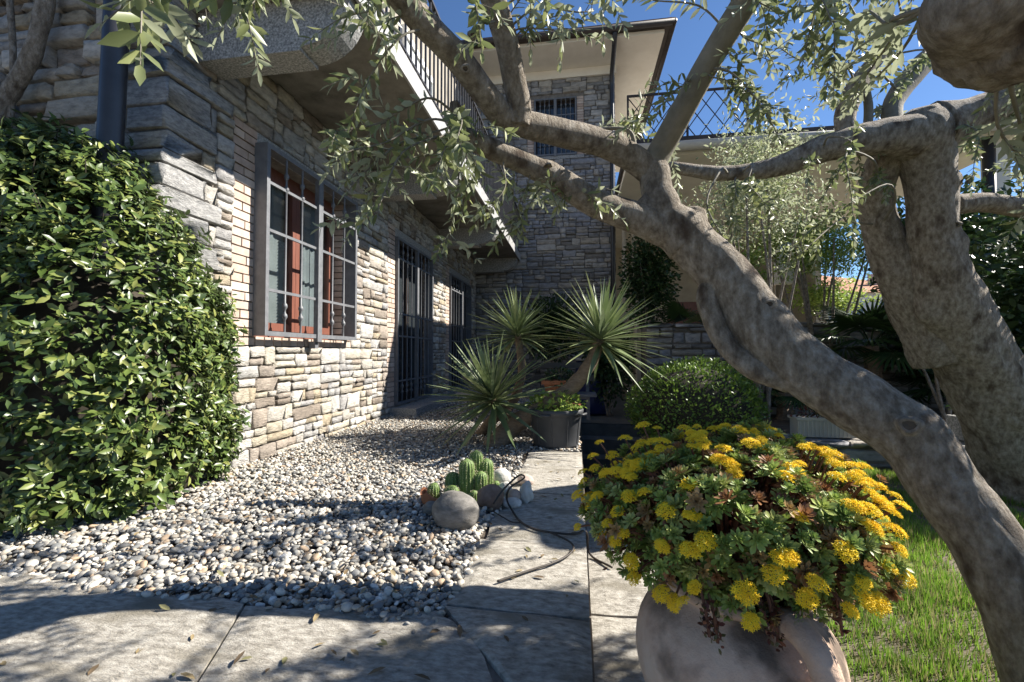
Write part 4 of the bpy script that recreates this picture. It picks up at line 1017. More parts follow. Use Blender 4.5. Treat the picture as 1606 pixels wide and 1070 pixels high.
def palm(base, h, R, n, label, rs, low=-.3):
    t = thing('fan_palm', base, label, 'palm', 'fan palms along the garden wall'); top = np.array(base) + np.array([0, 0, h])
    c = catmull([np.array(base) - np.array([0, 0, .1]), np.array(base) + np.array([.03, 0, h * .5]), top], 8)
    V, Fc = tube(c, .085, 12, rough=.35, freq=22); build('trunk', V, Fc, m_yuct, t)
    r = np.random.default_rng(rs); st = G()
    for i in range(n):
        el = math.asin(low + (.95 - low) * (i + .5) / n); ph = i * 2.4 + r.uniform(-.2, .2); L = R * r.uniform(.42, .62)
        d = np.array([math.cos(ph) * math.cos(el), math.sin(ph) * math.cos(el), math.sin(el)]); e = top + d * L - np.array([0, 0, .04])
        st.tube(catmull([top, top + d * L * .5 + np.array([0, 0, .03]), e], 3), .009, 5)
        dd = d + np.array([0, 0, -.25]); put('frond', FR[i % 4], e, t, basis(dd[None], np.array([[-d[0] * d[2], -d[1] * d[2], 1.]]))[0] * R * .62)
    st.obj('leaf_stalks', m_darkleaf, t)
p_ = P(1365, 560, 5.6); palm((p_[0], p_[1], -.07), .95, .78, 16, 'fan palm spreading dark pleated leaves against the sky, right of centre by the stone wall', 1)
p_ = P(1080, 480, 7.9); palm((p_[0], p_[1], -.2), 1.30, .8, 13, 'dark fan palm in the shade beside the tower house corner', 2)
p_ = P(1500, 600, 5.2); palm((p_[0], p_[1], -.07), .40, .7, 11, 'low dark fan palm half hidden behind the right olive trunk', 3)
p_ = P(1225, 600, 5.6); palm((p_[0], p_[1], -.07), .35, .55, 9, 'small low fan palm in the dark bed behind the white trough', 4)

# shrubs: stems plus leaf cloud
def bush(name, base, c, r, n, mt, size, tpl, label, cat='shrub', nstem=5, sr=.02, shell=(.25, 1.02), group=None, clumps=0):
    t = thing(name, base, label, cat, group); base = np.array(base, float); c = np.array(c, float)
    for i in range(nstem):
        e = c + unit(1)[0] * np.array(r) * .75; m = (base + e) / 2 + rng.normal(0, .06, 3)
        V, Fc = tube(catmull([base + rng.normal(0, .03, 3) * np.array([1, 1, 0]), m, e], 6), np.linspace(sr, sr * .3, 13), 7, rough=.1); build('stem', V, Fc, m_bark, t, True)
    if clumps:
        cc, _ = ell_points(c, r, clumps, (.2, 1.0)); per = n // clumps; p = (cc[:, None] + rng.normal(0, 1, (clumps, per, 3)) * np.array(r) * .16).reshape(-1, 3); nn = rng.normal(0, 1, p.shape)
        nn[:, 2] += .4
    else: p, nn = ell_points(c, r, n, shell)
    k = p[:, 2] > base[2] + .02; p, nn = p[k], nn[k]
    d = nn + rng.normal(0, .6, nn.shape)
    foliage('foliage', mt, tpl, p, d, np.array([0, 0, .7]) + rng.normal(0, .6, nn.shape), rng.uniform(*size, len(p)), t)
    return t
LN = leaf_tpl(.34, .2, .08); LB = leaf_tpl(.5, .15, .08)
def at(u, v, d, z=None):
    p = P(u, v, d)
    if z is not None: p[2] = z
    return p
def bsh(name, u, v, d, ru, rv, zb, n, mt, size, label, tpl=LB, **k):
    c = P(u, v, d); r = (ru / F * d, ru / F * d * .8, rv / F * d); return bush(name, (c[0], c[1], zb), c, r, n, mt, size, tpl, label, **k)
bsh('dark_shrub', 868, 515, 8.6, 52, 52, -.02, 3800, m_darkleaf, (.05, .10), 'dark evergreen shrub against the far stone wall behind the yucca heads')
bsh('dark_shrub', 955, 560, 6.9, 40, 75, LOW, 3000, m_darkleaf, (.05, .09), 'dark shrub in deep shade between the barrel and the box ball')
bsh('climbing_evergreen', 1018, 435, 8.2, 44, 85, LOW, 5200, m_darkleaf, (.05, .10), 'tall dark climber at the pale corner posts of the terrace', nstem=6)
bsh('multi_stem_tree', 1285, 385, 6.2, 95, 62, -.07, 6500, m_lime, (.035, .075), 'many stemmed small tree with bright yellow green leaves above the wall', tpl=LN, nstem=11, sr=.03, clumps=80)
bsh('pale_olive', 1190, 300, 5.0, 100, 115, -.07, 6500, m_sage, (.035, .065), 'pale grey green airy shrub in front of the terrace wall', tpl=LN, nstem=9, sr=.028, clumps=110)
bsh('lime_shrub', 1300, 468, 6.9, 62, 28, 1.0, 3200, m_lime, (.03, .065), 'low lime green shrub spilling over the top of the garden wall', nstem=5, sr=.015, clumps=50)
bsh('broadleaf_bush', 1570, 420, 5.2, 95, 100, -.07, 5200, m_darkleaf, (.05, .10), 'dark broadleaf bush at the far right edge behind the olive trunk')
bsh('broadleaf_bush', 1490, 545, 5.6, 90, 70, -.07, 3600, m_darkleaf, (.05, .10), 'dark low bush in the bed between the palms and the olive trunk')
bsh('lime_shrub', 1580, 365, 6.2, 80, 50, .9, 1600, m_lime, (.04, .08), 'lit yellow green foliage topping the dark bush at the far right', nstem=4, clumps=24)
bsh('broadleaf_bush', 1475, 400, 4.75, 95, 120, -.07, 5200, m_darkleaf, (.05, .10), 'tall dark evergreen added behind the right olive trunk to shade the planting bed')  # added to keep the sun off the planting bed
bush('broadleaf_bush', (3.55, 3.75, -.2), (3.55, 3.75, 1.0), (.65, .55, 1.25), 6000, m_darkleaf, (.05, .10), LB, 'dark evergreen bush added to shade the lawn just outside the right olive trunk')  # added at the view's right edge to throw shade on the back lawn
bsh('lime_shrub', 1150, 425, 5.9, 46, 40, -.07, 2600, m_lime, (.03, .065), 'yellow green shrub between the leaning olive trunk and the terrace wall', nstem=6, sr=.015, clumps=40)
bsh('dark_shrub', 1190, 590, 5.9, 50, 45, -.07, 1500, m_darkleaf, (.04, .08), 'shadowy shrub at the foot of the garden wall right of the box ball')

# white lantern post box with a ring emblem
lp = P(1231, 446, 7.0)
lan = thing('lantern_box', lp, 'small white house shaped box with a ring emblem standing on the garden wall', 'lantern')
lb = G(); x, y_, z = lp
lp[2] = 1.22; z = 1.225 + .42
lb.prism([(x - .12, z - .42), (x + .12, z - .42), (x + .12, z + .16), (x, z + .26), (x - .12, z + .16)], 0, .2)
lb.V = [(a, y_ - .1 + c, b) for a, b, c in lb.V]; lb.obj('body', m_white, lan)
V, Fc = tube([(x + .06 * math.cos(a), y_ - .106, z + .02 + .06 * math.sin(a)) for a in np.linspace(0, 2 * math.pi, 25)], .008, 6); build('ring_emblem', V, Fc, m_ink, lan)

# neighbours' houses beyond the garden
def neighbour(x, y, wdt, h, dp, label, rh):
    t = thing('distant_house', (x, y, LOW), label, 'house')
    G().box(x - wdt / 2, x + wdt / 2, y, y + dp, LOW - .05, h).obj('wall', m_cream, t)
    e = .5; V = [(x - wdt / 2 - e, y - e, h), (x + wdt / 2 + e, y - e, h), (x + wdt / 2 + e, y + dp + e, h), (x - wdt / 2 - e, y + dp + e, h), (x - wdt / 4, y + dp / 2, h + rh), (x + wdt / 4, y + dp / 2, h + rh)]
    rf = build('roof', V, [(0, 1, 5, 4), (1, 2, 5), (2, 3, 4, 5), (3, 0, 4), (3, 2, 1, 0)], m_roof, t)
    G().box(x - .3, x + .3, y + dp * .4, y + dp * .4 + .6, h + rh * .4, h + rh + .8).obj('chimney', m_brick, rf)
    for k in range(4):
        xx = x - wdt / 2 + wdt * (k + .5) / 4
        f = G().box(xx - .5, xx + .5, y - .03, y + .01, h - 2.2, h - .7).obj('window', m_white, t); G().box(xx - .4, xx + .4, y - .045, y - .031, h - 2.1, h - .8).obj('pane', m_glass, f)
q = P(1275, 455, 42); neighbour(q[0], q[1], 13, q[2] + .4, 9, 'distant cream house with a low red roof seen between the shrub stems', 1.7)
q = P(1415, 462, 36); neighbour(q[0], q[1], 9, q[2] + .2, 8, 'distant house with orange tiled roof beyond the fan palm', 1.3)
q = P(1600, 470, 48); neighbour(q[0], q[1], 14, q[2], 9, 'distant pale house behind the bush at the far right', 1.6)

# ------------------------------------------------------------------ urn and flowering sedum
uc = np.array([.30, .925, LOW])
uc = P(1150, 1000, .95); uc[2] = LOW
urn = thing('clay_urn', uc, 'big weathered pale clay urn with loop handles holding the yellow flowers', 'urn')
UP_ = [(0, 0), (.125, 0), (.13, .02), (.155, .10), (.195, .20), (.228, .29), (.238, .35), (.228, .40), (.20, .44), (.165, .462), (.145, .472), (.142, .482), (.165, .49), (.172, .50), (.165, .51), (.14, .505), (.12, .48), (.115, .44), (0, .43)]
pr = catmull([(a, b, 0) for a, b in UP_[1:15]], 4)
prof = [(0, 0)] + [(max(a, .001), b) for a, b, _ in pr] + UP_[15:]
V = []; gq = G().lathe(prof, (0, 0, 0), 56)
V = np.array(gq.V); V[:, :2] *= .86; V[:, :2] *= (1 + .012 * np.array([mnoise.noise(Vector(v * 7)) for v in V]))[:, None]
build('body', V + uc, gq.F, m_urn, urn, True)
toR = RT.copy()
for ang in (-1.4, math.pi - 1.4):
    d = np.array([math.cos(ang + YAW), math.sin(ang + YAW), 0]) * .88
    pts = [uc + d * .135 + np.array([0, 0, .487]), uc + d * .20 + np.array([0, 0, .50]), uc + d * .255 + np.array([0, 0, .475]), uc + d * .275 + np.array([0, 0, .42]), uc + d * .268 + np.array([0, 0, .36]), uc + d * .225 + np.array([0, 0, .325])]
    c = catmull(pts, 6); V, Fc = tube(c, np.interp(np.linspace(0, 1, len(c)), [0, .5, 1], [.026, .024, .03]), 14, rough=.03, freq=20); build('handle', V, Fc, m_urn, urn, True)
sc0 = P(1152, 812, .98); sr0 = np.array([.292, .25, .178])
sed = thing('sedum_plant', uc + np.array([0, 0, .45]), 'flowering stonecrop mound with yellow blossom heads overflowing the clay urn', 'plant')
def rosette_mesh(seed, mt, nm):
    r = np.random.default_rng(seed); V, Fc = [], []; n = int(r.integers(18, 25)); T = leaf_tpl(.31, -.12, .14, belly=.55); b = 0
    tv = T[0].copy(); tv[:, 1] *= np.where(tv[:, 0] > .5, 1.15, .8)
    for i in range(n):
        t = i / n; el = .15 + 1.15 * t; a = i * 2.39996; L = (1 - .55 * t) * r.uniform(.85, 1.1)
        d = np.array([[math.cos(a) * math.cos(el), math.sin(a) * math.cos(el), math.sin(el)]]); R = basis(d, np.array([[0, 0, 1.]]))
        v, f = scatter(tv, T[1], R, np.array([[0, 0, .05 + .25 * t]]), np.array([L])); V.append(v); Fc.append(f + b); b += len(v)
    return np.vstack(V), np.vstack(Fc)
ROS = [rosette_mesh(i, None, None) for i in range(6)]
ROM = [mesh_np('leaf_rosette', v, f, m_sedum, True) for v, f in ROS]
p, nn = lumpy_ell(sc0, sr0, 2300, .07, 7, (.72, 1.02)); k = (p[:, 2] > uc[2] + .40) & ((p[:, 2] > uc[2] + .50) | ((((p - uc)[:, :2]) ** 2).sum(1) > .19 ** 2)); p, nn = p[k], nn[k]
up = nn * .9 + np.array([0, 0, .55]) + rng.normal(0, .35, nn.shape); up /= np.linalg.norm(up, axis=1, keepdims=True)
q = p - CP; dep = q @ FW; facing = (nn * (-q / np.linalg.norm(q, axis=1, keepdims=True))).sum(1); rel = np.linalg.norm((p - sc0) / sr0, axis=1)
key = np.where(facing > -.25, 1 / dep + rel * 1.2, -1); order = np.argsort(-key)
B3 = basis(rng.normal(0, 1, up.shape), up)
# base: z axis = up
def zup(u_):
    x = rng.normal(0, 1, u_.shape); x -= u_ * (x * u_).sum(1, keepdims=True); x /= np.linalg.norm(x, axis=1, keepdims=True); return np.stack([x, np.cross(u_, x), u_], 2)
RZ = zup(up); sz = rng.uniform(.015, .029, len(p))
for n_, i in enumerate(order[:290]): put('leaf_rosette', ROM[i % 6], p[i], sed, RZ[i] * sz[i])
Vs, Fs, rn, b = [], [], [], 0
for m_ in range(6):
    ii = np.array([i for i in order[290:] if i % 6 == m_]); v, f = scatter(*ROS[m_], RZ[ii], p[ii], sz[ii]); Vs.append(v); Fs.append(f + b); b += len(v); rn.append(np.repeat(rng.random(len(ii)), len(ROS[m_][0])))
build('inner_rosettes', np.vstack(Vs), np.vstack(Fs), m_sedum, sed, True, rnd=np.concatenate(rn))['kind'] = 'stuff'
# reddish stems from the urn mouth to the rosettes, and dead red leaves along them
root = uc + np.array([0, 0, .47]); sg = G(); rp = []
for i in range(0, len(p), 5):
    e = p[i]; s = root + (e - root) * np.array([.3, .3, .05]) * 1; m1 = s + (e - s) * .55 + np.array([0, 0, .05]); c = catmull([s, m1, e], 5); sg.tube(c, np.linspace(.0042, .0026, len(c)), 5, False)
    for _ in range(10): rp.append(c[random.randrange(4, len(c))] + rng.normal(0, .008, 3))
sg.obj('stems', m_sedstem, sed, True)
rp = np.array(rp); foliage('old_leaves', m_redleaf, leaf_tpl(.55, .1, .1), rp, rng.normal(0, 1, rp.shape), rng.normal(0, 1, rp.shape), rng.uniform(.010, .02, len(rp)), sed)
# hanging dark trails over the rim
for (u, v, L) in ((1105, 950, .05), (1118, 955, .055), (1205, 940, .05), (1310, 930, .07), (1195, 950, .045), (1212, 950, .06)):
    a = P(u, v, .80); e = a + np.array([.005, -.01, -L]); V, Fc = tube(catmull([a + FW * .05 + np.array([0, 0, .05]), a, e], 5), .003, 5); build('trail', V, Fc, m_sedstem, sed)
    pp = a + (e - a) * rng.random((46, 1)) + rng.normal(0, .006, (46, 3)); foliage('trail_leaves', m_redleaf, leaf_tpl(.6, .1, .1), pp, rng.normal(0, 1, pp.shape), rng.normal(0, 1, pp.shape), rng.uniform(.008, .015, 46), sed)
# flower heads
def head_mesh(seed):
    r = np.random.default_rng(seed); V, Fc = [], []; n = int(r.integers(36, 48)); ax = (1.0, r.uniform(.7, 1.0))
    for i in range(n):
        rr = math.sqrt((i + .5) / n); a = i * 2.39996; c = np.array([rr * math.cos(a) * ax[0], rr * math.sin(a) * ax[1], .42 * (1 - rr * rr) + r.normal() * .06])
        up = np.array([c[0] * .5, c[1] * .5, .8]) + r.normal(size=3) * .2; up /= np.linalg.norm(up); _, e1, e2 = frame_of(up)
        b = len(V); V.append(c + up * .05); s = .29 * r.uniform(.8, 1.2)
        for j in range(5):
            a0 = 2 * math.pi * j / 5 + i; d = e1 * math.cos(a0) + e2 * math.sin(a0); dl = e1 * math.cos(a0 - .5) + e2 * math.sin(a0 - .5); dr_ = e1 * math.cos(a0 + .5) + e2 * math.sin(a0 + .5)
            k = len(V); V += [c + dl * s * .4, c + d * s + up * .07, c + dr_ * s * .4]; Fc += [(b, k, k + 1), (b, k + 1, k + 2)]
        for j in range(4):                        # stamens
            a0 = r.uniform(0, 6.28); d = (e1 * math.cos(a0) + e2 * math.sin(a0)) * .10 + up * .24; k = len(V); t_ = np.cross(d, up) * .12
            V += [c + t_, c - t_, c + d]; Fc.append((k, k + 1, k + 2))
    return mesh_np('flower_head', np.array(V), [tuple(f) for f in Fc], m_flower)
FH = [head_mesh(i) for i in range(6)]
ZF = [(270,70),(325,80),(100,135),(200,120),(75,190),(150,185),(35,250),(80,235),(115,262),(240,235),(225,270),(215,345),(40,285),(65,340),(70,385),(15,465),(15,340),(170,405),(130,450),(195,490),(160,520),(110,495),(225,600),(235,665),(345,540),(360,400),(465,415),(450,300),(580,210),(515,520),(455,555),(425,755),(340,725),(390,760),(470,700),(670,720),(690,835),(780,650),(800,590),(845,595),(815,265),(880,220),(885,425),(430,80),(480,75),(500,100),(505,135),(460,150),(590,75),(640,75),(660,95),(700,95),(740,75),(770,85),(800,110),(690,140),(730,125),(900,155),(980,165),(1020,220),(1025,270),(1095,270),(1150,290),(1190,310),(1160,335),(1225,380),(1090,385),(1155,400),(1170,470),(1250,480),(1270,555),(1060,560),(1230,620),(1290,665),(950,685),(910,745),(1130,735),(1170,770),(1080,790),(1190,755),(340,160),(500,150),(1130,680),(250,215),(205,255),(90,350),(50,350),(445,415),(485,430),(840,580),(1110,255),(1130,300),(1200,370),(1155,455),(565,200),(600,205),(860,240)]
stalks = G()
fpos = []
def add_head(c, n0, s):
    up = n0 * .55 + np.array([0, -.12, .85]) + rng.normal(0, .15, 3); up /= np.linalg.norm(up)
    put('flower_head', FH[len(fpos) % 6], c, sed, zup(up[None])[0] * s); fpos.append(c)
    b0 = c - up * .02 - n0 * .055; stalks.tube(catmull([b0, b0 + (c - b0) * .5 + np.array([0, 0, .006]), c], 3), .0022, 5, False)
for zx, zy in ZF:
    u, v = 900 + zx / 2.489, 640 + zy / 2.489; d0 = ray(u, v); rr = sr0 * 1.10
    a_ = (CP - sc0) / rr; b_ = d0 / rr; A = b_ @ b_; Bq = a_ @ b_; Cq = a_ @ a_ - 1; D = Bq * Bq - A * Cq
    t = (-Bq - math.sqrt(D)) / A if D > 0 else -Bq / A
    c = CP + d0 * t; n0 = (c - sc0) / rr ** 2; n0 /= np.linalg.norm(n0); add_head(c, n0, random.uniform(.011, .0195))
for _ in range(32):                               # more along the crest and the left flank
    d = unit(1)[0]; d[1] = -abs(d[1]) * .5; d[2] = .25 + abs(d[2]) * .9; d[0] -= .25; d /= np.linalg.norm(d); c = sc0 + d * sr0 * random.uniform(1.04, 1.14); n0 = d / sr0; add_head(c, n0 / np.linalg.norm(n0), random.uniform(.011, .02))
for _ in range(45):                               # the side turned away from the camera flowers too
    d = unit(1)[0]; d[1] = abs(d[1]); d[2] = abs(d[2]) * .8; d /= np.linalg.norm(d); c = sc0 + d * sr0 * 1.08; n0 = d / sr0; add_head(c, n0 / np.linalg.norm(n0), random.uniform(.014, .022))
stalks.obj('flower_stalks', m_sedstem, sed)['kind'] = 'stuff'

# ------------------------------------------------------------------ the two olive trees
def limb(name, path, parent, mt, n=16, per=8, rough=.10, freq=7, knots=(), seed=0):
    """path rows: photo u, v, depth, apparent width"""
    pts = [P(u, v, d) for u, v, d, w_ in path]; uv = np.array([[u, v] for u, v, d, w_ in path], float); gd = np.gradient(uv, axis=0); gd /= np.linalg.norm(gd, axis=1, keepdims=True)
    kf = np.sqrt(1 + (((uv[:, 0] - 803) * -gd[:, 1] + (uv[:, 1] - 535) * gd[:, 0]) / F) ** 2)          # a round limb looks wider away from the lens axis
    rad = [w_ / 2 / F * d / k_ for (u, v, d, w_), k_ in zip(path, kf)]
    c = catmull(np.column_stack([np.array(pts), rad]), per); pts_, r_ = c[:, :3], np.maximum(c[:, 3], .003)
    V, Fc = tube(pts_, r_, n, rough=rough, freq=freq, seed=seed); V = np.array(V)
    for u, v, d, R in knots:                      # swellings and old pruning scars
        k = P(u, v, d); w_ = np.exp(-((V - k) ** 2).sum(1) / (R * R)); ax = pts_[np.argmin(((pts_ - k) ** 2).sum(1))]; dv = V - ax
        V = V + dv * (w_ * .28)[:, None]
    o = build(name, V, Fc, mt, parent, True); SAMPLES.setdefault(parent.name, []).append(np.column_stack([pts_, r_])); return o
SAMPLES = {}
def base_of(u, v, d): q = P(u, v, d); return (q[0], q[1], LOW)
tA = thing('olive_tree', base_of(1650, 1110, 1.16), 'old olive with a long smooth trunk leaning left across the garden over the yellow flowers', 'tree', None)
limb('trunk', [(1730, 1230, 1.14, 190), (1650, 1075, 1.18, 155), (1590, 935, 1.22, 128), (1545, 845, 1.27, 116), (1482, 765, 1.33, 108), (1432, 692, 1.38, 104), (1350, 634, 1.46, 98), (1262, 580, 1.55, 92), (1196, 515, 1.62, 96), (1150, 450, 1.68, 84), (1100, 398, 1.74, 80), (1048, 352, 1.79, 74), (1000, 325, 1.82, 58)], tA, m_bark, 44, 22, .085, 8, [(1440, 668, 1.36, .05), (1203, 530, 1.60, .05), (1215, 492, 1.60, .03), (1085, 352, 1.76, .05)])
# pruning scars: rims, and a flat dark disc standing in for the hole's shade
def scar(u, v, d, R, parent, toward=None):
    c = P(u, v, d); ax = np.array(toward if toward is not None else (CP - c), float); ax /= np.linalg.norm(ax); _, a, b = frame_of(ax); V = []; Fc = []; n = 14
    for r, h in ((1.5, -.5), (1.15, .2), (.95, .38), (.72, .25), (.45, -.15), (0.02, -.35)):
        for k in range(n):
            t = 2 * math.pi * k / n; rr = r * R * (1 + .12 * math.sin(3 * t + u)); V.append(c + (a * math.cos(t) + b * math.sin(t) * .85) * rr + ax * h * R)
    for i in range(5):
        for k in range(n): Fc.append((i * n + k, i * n + (k + 1) % n, (i + 1) * n + (k + 1) % n, (i + 1) * n + k))
    so_ = build('pruning_scar', V, Fc, m_bark, parent, True)
    Vh = [c + (a * math.cos(2 * math.pi * k / 12) + b * math.sin(2 * math.pi * k / 12) * .85) * R * (.66 + .08 * math.sin(k * 2.2)) + ax * .17 * R for k in range(12)] + [c + ax * .1 * R]
    build('hole_shade', Vh, [(12, k, (k + 1) % 12) for k in range(12)], m_soil, so_)
scar(1426, 667, 1.275, .024, tA); scar(1207, 477, 1.545, .016, tA)
limb('branch', [(1136, 428, 1.70, 40), (1110, 462, 1.69, 38), (1120, 505, 1.67, 35), (1146, 548, 1.64, 36), (1186, 578, 1.60, 40), (1240, 596, 1.56, 44)], tA, m_bark, 14, 8, .07, 10)
limb('branch', [(1078, 386, 1.75, 70), (1045, 345, 1.78, 62), (1030, 305, 1.80, 52), (1024, 268, 1.82, 50), (1010, 250, 1.83, 40)], tA, m_bark, 18, 8, .08, 10, [(1045, 320, 1.78, .05)])
limb('branch', [(1075, 375, 1.76, 56), (1010, 348, 1.77, 54), (940, 322, 1.74, 46), (880, 285, 1.68, 42), (820, 255, 1.62, 36), (765, 232, 1.56, 36), (722, 212, 1.52, 30)], tA, m_bark, 16, 8, .08, 10, [(860, 262, 1.66, .03)])
limb('branch', [(735, 222, 1.53, 34), (722, 205, 1.52, 32), (716, 180, 1.51, 26), (712, 160, 1.50, 14)], tA, m_bark, 10, 5, .1, 12)
limb('branch', [(1028, 275, 1.82, 46), (995, 250, 1.81, 48), (950, 228, 1.76, 46), (880, 208, 1.68, 46), (800, 188, 1.58, 44), (762, 150, 1.50, 42), (720, 95, 1.42, 44), (665, 38, 1.33, 46), (620, -15, 1.26, 46), (560, -80, 1.18, 40)], tA, m_bark, 16, 8, .07, 10, [(735, 108, 1.43, .02), (968, 222, 1.77, .03), (905, 205, 1.7, .02)])
limb('branch', [(812, 195, 1.58, 40), (814, 165, 1.56, 38), (805, 120, 1.52, 38), (795, 70, 1.47, 38), (780, 20, 1.42, 40), (760, -40, 1.36, 38)], tA, m_bark, 14, 8, .07, 10)
limb('branch', [(1020, 265, 1.82, 40), (1040, 228, 1.80, 38), (1075, 165, 1.72, 38), (1110, 100, 1.64, 38), (1145, 42, 1.56, 40), (1180, -20, 1.48, 42), (1200, -90, 1.42, 40)], tA, m_bough, 14, 8, .04, 12)
limb('branch', [(1068, 372, 1.78, 40), (1085, 352, 1.84, 46), (1088, 335, 1.86, 40)], tA, m_bark, 12, 6, .12, 12)
limb('branch', [(1040, 290, 1.82, 12), (1000, 240, 1.86, 9), (985, 205, 1.88, 7), (930, 202, 1.9, 5)], tA, m_bough, 7, 6, .04, 12)
scar(730, 108, 1.37, .012, tA); scar(860, 258, 1.60, .012, tA, (0, 0, 1)); scar(742, 55, 1.38, .012, tA)

tB = thing('olive_tree', base_of(1660, 790, 2.93), 'thick gnarled olive with forked upright trunk at the right edge', 'tree', None)
limb('trunk', [(1710, 980, 2.89, 250), (1655, 850, 2.93, 190), (1612, 742, 2.97, 160), (1568, 640, 2.97, 142), (1518, 545, 2.95, 134), (1478, 455, 2.9, 122), (1464, 380, 2.86, 92), (1462, 310, 2.83, 90), (1452, 250, 2.8, 100), (1440, 205, 2.77, 120), (1432, 178, 2.76, 80)], tB, m_bark, 48, 22, .10, 6, [(1515, 280, 2.72, .05), (1430, 210, 2.72, .08), (1500, 380, 2.79, .05), (1450, 500, 2.86, .08)])
limb('trunk', [(1480, 560, 3.03, 110), (1440, 480, 3.03, 100), (1402, 410, 3.03, 78), (1380, 350, 3.02, 64), (1373, 300, 2.97, 58), (1388, 252, 2.9, 58), (1420, 215, 2.82, 64)], tB, m_bark, 36, 18, .11, 7, [(1400, 430, 3.0, .06)])
limb('branch', [(1440, 215, 2.75, 80), (1395, 215, 2.72, 62), (1345, 222, 2.72, 50), (1290, 234, 2.75, 42), (1230, 258, 2.79, 34), (1175, 270, 2.82, 26), (1120, 272, 2.83, 24), (1050, 262, 2.83, 18)], tB, m_bark, 16, 8, .10, 9, [(1270, 243, 2.72, .03), (1330, 225, 2.72, .04)])
limb('branch', [(1330, 222, 2.75, 34), (1325, 180, 2.77, 36), (1340, 142, 2.8, 34), (1365, 105, 2.82, 24), (1392, 72, 2.83, 20), (1420, 20, 2.86, 16)], tB, m_bark, 12, 7, .08, 10)
limb('branch', [(1400, 200, 2.79, 36), (1402, 160, 2.86, 32), (1440, 108, 2.93, 34), (1475, 75, 2.97, 32), (1520, 10, 3.03, 30), (1560, -70, 3.07, 24)], tB, m_bough, 12, 7, .05, 10)
limb('branch', [(1360, 215, 2.8, 18), (1362, 170, 2.83, 16), (1358, 140, 2.85, 15)], tB, m_bough, 8, 6, .05, 10)
limb('branch', [(1470, 200, 2.76, 80), (1520, 185, 2.72, 62), (1565, 165, 2.68, 54), (1620, 135, 2.6, 48), (1700, 80, 2.5, 40)], tB, m_bark, 16, 8, .09, 9)
limb('branch', [(1490, 322, 2.83, 34), (1540, 318, 2.83, 32), (1600, 326, 2.8, 32), (1680, 340, 2.72, 30), (1760, 330, 2.65, 26)], tB, m_bark, 12, 7, .07, 10)
scar(1522, 280, 2.70, .022, tB, (1, -.3, .3)); scar(1500, 352, 2.72, .018, tB)
tC = thing('olive_tree', (2.55, .75, LOW), 'olive whose thick blunt bough hangs in from the top right corner', 'tree', None)
limb('trunk', [(0, 0, 1, 1)] * 2, tC, m_bark) if False else None
_c = catmull([(2.5, .75, LOW - .1), (2.45, .78, .5), (2.3, .85, 1.4), (2.0, .92, 2.15)], 10); V, Fc = tube(_c, np.linspace(.21, .15, len(_c)), 24, rough=.10, freq=6); build('trunk', V, Fc, m_bark, tC, True)
_a = P(1830, 60, .95)
limb('branch', [(2150, -420, 1.05, 230), (1960, -330, 1.0, 240), (1800, -170, .93, 250), (1690, -45, .88, 262), (1610, 5, .85, 262), (1552, 8, .84, 225), (1510, 4, .82, 165), (1480, 0, .81, 90)], tC, m_bark, 56, 26, .13, 13, [(1500, 40, .8, .05)])

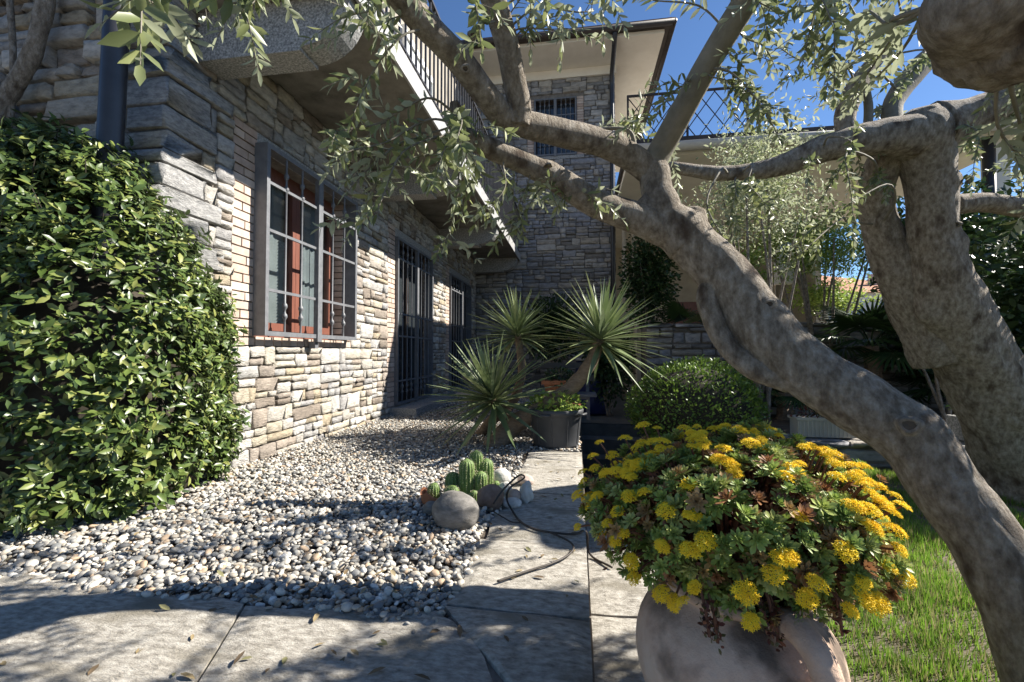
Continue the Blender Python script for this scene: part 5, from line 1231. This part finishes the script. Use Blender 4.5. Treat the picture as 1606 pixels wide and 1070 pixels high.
# branchlets with opposite leaves
OL = leaf_tpl(.325, .07, .09, belly=.42)
def olive_crown(tree, regions, seed, limit=300):
    r = np.random.default_rng(seed); smp = np.vstack(SAMPLES[tree.name]); su = np.array([proj(q[:3]) for q in smp])
    pp, dd, uu, ss = [], [], [], []; tw = G()
    def leaves(c, L0, step, start):
        seg = np.linalg.norm(np.diff(c, axis=0), axis=1); s = np.concatenate([[0], np.cumsum(seg)]); tot = s[-1]; x = tot * start; k = 0
        while x < tot:
            q = np.array([np.interp(x, s, c[:, j]) for j in range(3)]); i = min(len(c) - 2, np.searchsorted(s, x)); t = c[min(i + 1, len(c) - 1)] - c[max(i - 1, 0)]; t = t / np.linalg.norm(t); _, a, b = frame_of(t)
            ph = k * 1.57 + r.normal() * .3
            for sgn in (1, -1):
                if r.random() < .12: continue
                side = (a * math.cos(ph) + b * math.sin(ph)) * sgn; d = t * r.uniform(.35, .9) + side * r.uniform(.5, .9) + np.array([0, 0, -.12]) + r.normal(0, .12, 3)
                pp.append(q); dd.append(d); uu.append(np.array([0, 0, .5]) + t * .6 - side * .2 + r.normal(0, .35, 3)); ss.append(L0 * r.uniform(.7, 1.15) * (1 - .35 * (x / tot) ** 3))
            x += 1.05 * step * r.uniform(.75, 1.3); k += 1
        pp.append(c[-1]); dd.append(c[-1] - c[-2]); uu.append(np.array([0, 0, 1.])); ss.append(L0 * .7)
    for (u0, u1, v0, v1, n, L0, jit, dfix) in regions:
        for _ in range(n):
            u, v = r.uniform(u0, u1), r.uniform(v0, v1); k = np.argmin((su[:, 0] - u) ** 2 + (su[:, 1] - v) ** 2 + r.uniform(0, 9000, len(su))); d = (dfix or su[k, 2]) + r.normal() * jit; d = max(d, .62)
            e = P(u, v, d); s = smp[k, :3]; dist = np.linalg.norm(e - s)
            if dist > .55: s2 = e + (s - e) / dist * .55
            L = dist; m1 = s + (e - s) * .35 + np.array([0, 0, .10 * L]) + r.normal(0, .05 * L, 3); m2 = s + (e - s) * .72 + np.array([0, 0, .10 * L]) + r.normal(0, .05 * L, 3); tip = e + np.array([0, 0, -.015]) + (e - m2) * .5
            c = catmull([s, m1, m2, e, tip], 5); rr = np.linspace(.0022 + .006 * min(1, L), .0010, len(c)); tw.tube(c, rr, 5, False)
            start = max(.25, 1 - .42 / max(L, .42)); leaves(c, L0, .021, start)
            for j in range(2):
                i = int(len(c) * r.uniform(.45, .9)); q = c[i]; t = c[min(i + 1, len(c) - 1)] - c[i - 1]; t /= np.linalg.norm(t); dv = t * .6 + r.normal(0, .6, 3) + np.array([0, 0, -.1]); dv /= np.linalg.norm(dv); l = r.uniform(.08, .20)
                c2 = catmull([q, q + dv * l * .5 + np.array([0, 0, .01]), q + dv * l + np.array([0, 0, -.015])], 4); tw.tube(c2, np.linspace(.0016, .0008, len(c2)), 4, False); leaves(c2, L0 * .92, .019, .2)
    tw.obj('twigs', m_bough, tree, True)
    foliage('foliage', m_olive, OL, np.array(pp), np.array(dd), np.array(uu), np.array(ss), tree, limit)
    return len(pp)
RA = [(540, 720, 110, 350, 11, .058, .10, 1.25), (560, 760, -80, 60, 5, .058, .1, 1.2), (300, 560, -90, 25, 6, .055, .08, 1.0), (690, 840, 170, 360, 7, .056, .12, None), (800, 1040, -80, 100, 8, .058, .15, None), (820, 1040, 110, 330, 8, .056, .12, None), (1000, 1230, -90, 300, 15, .056, .2, None),
      (250, 290, -30, -5, 2, .066, .03, .72)]
RB_ = [(1180, 1450, -90, 130, 10, .06, .2, 2.5), (1230, 1430, 130, 300, 12, .06, .2, None), (1110, 1340, 250, 400, 9, .06, .2, 2.4), (1480, 1640, 160, 320, 7, .06, .15, None)]
RC = [(1600, 1740, 60, 330, 10, .056, .12, 1.66), (1640, 1880, 0, 340, 60, .062, .14, 1.68), (1200, 1480, -80, 150, 13, .055, .15, 1.45), (1440, 1640, -260, -60, 5, .055, .1, None)]  # the dense sprays right of the view are added to shade the front paving
SAMPLES[tC.name].append(np.array([[*P(u, v, d), .015] for u, v, d in ((1560, -120, 1.0), (1450, -110, 1.2), (1330, -90, 1.4))]))
V, Fc = tube(catmull([P(1600, -20, .88), P(1560, -120, 1.0), P(1450, -110, 1.2), P(1330, -90, 1.4), P(1230, -110, 1.5)], 8), np.linspace(.03, .008, 33), 9, rough=.08); build('branch', V, Fc, m_bough, tC, True)
n1 = olive_crown(tA, RA, 11); n2 = olive_crown(tB, RB_, 12, 200); n3 = olive_crown(tC, RC, 13, 250)
print('olive leaves', n1, n2)

# fallen leaves on the gravel and the slabs
n = 260; xy = np.column_stack([rng.uniform(-2.2, .0, n), .75 + rng.random(n) ** 1.4 * 3.2]); zz = np.where((xy[:, 1] < 1.3) | (xy[:, 0] > -.42), .006, .024)
d = np.column_stack([rng.normal(0, 1, n), rng.normal(0, 1, n), rng.normal(0, .12, n)])
tag(build('leaf_litter', *scatter(*OL, basis(d, np.column_stack([rng.normal(0, .2, n), rng.normal(0, .2, n), np.ones(n)])), np.column_stack([xy, zz]), rng.uniform(.025, .05, n)), m_litter, None, True, rnd=np.repeat(rng.random(n), 8)), 'dry fallen olive leaves scattered over the pebbles and slabs', 'leaves', kind='stuff')
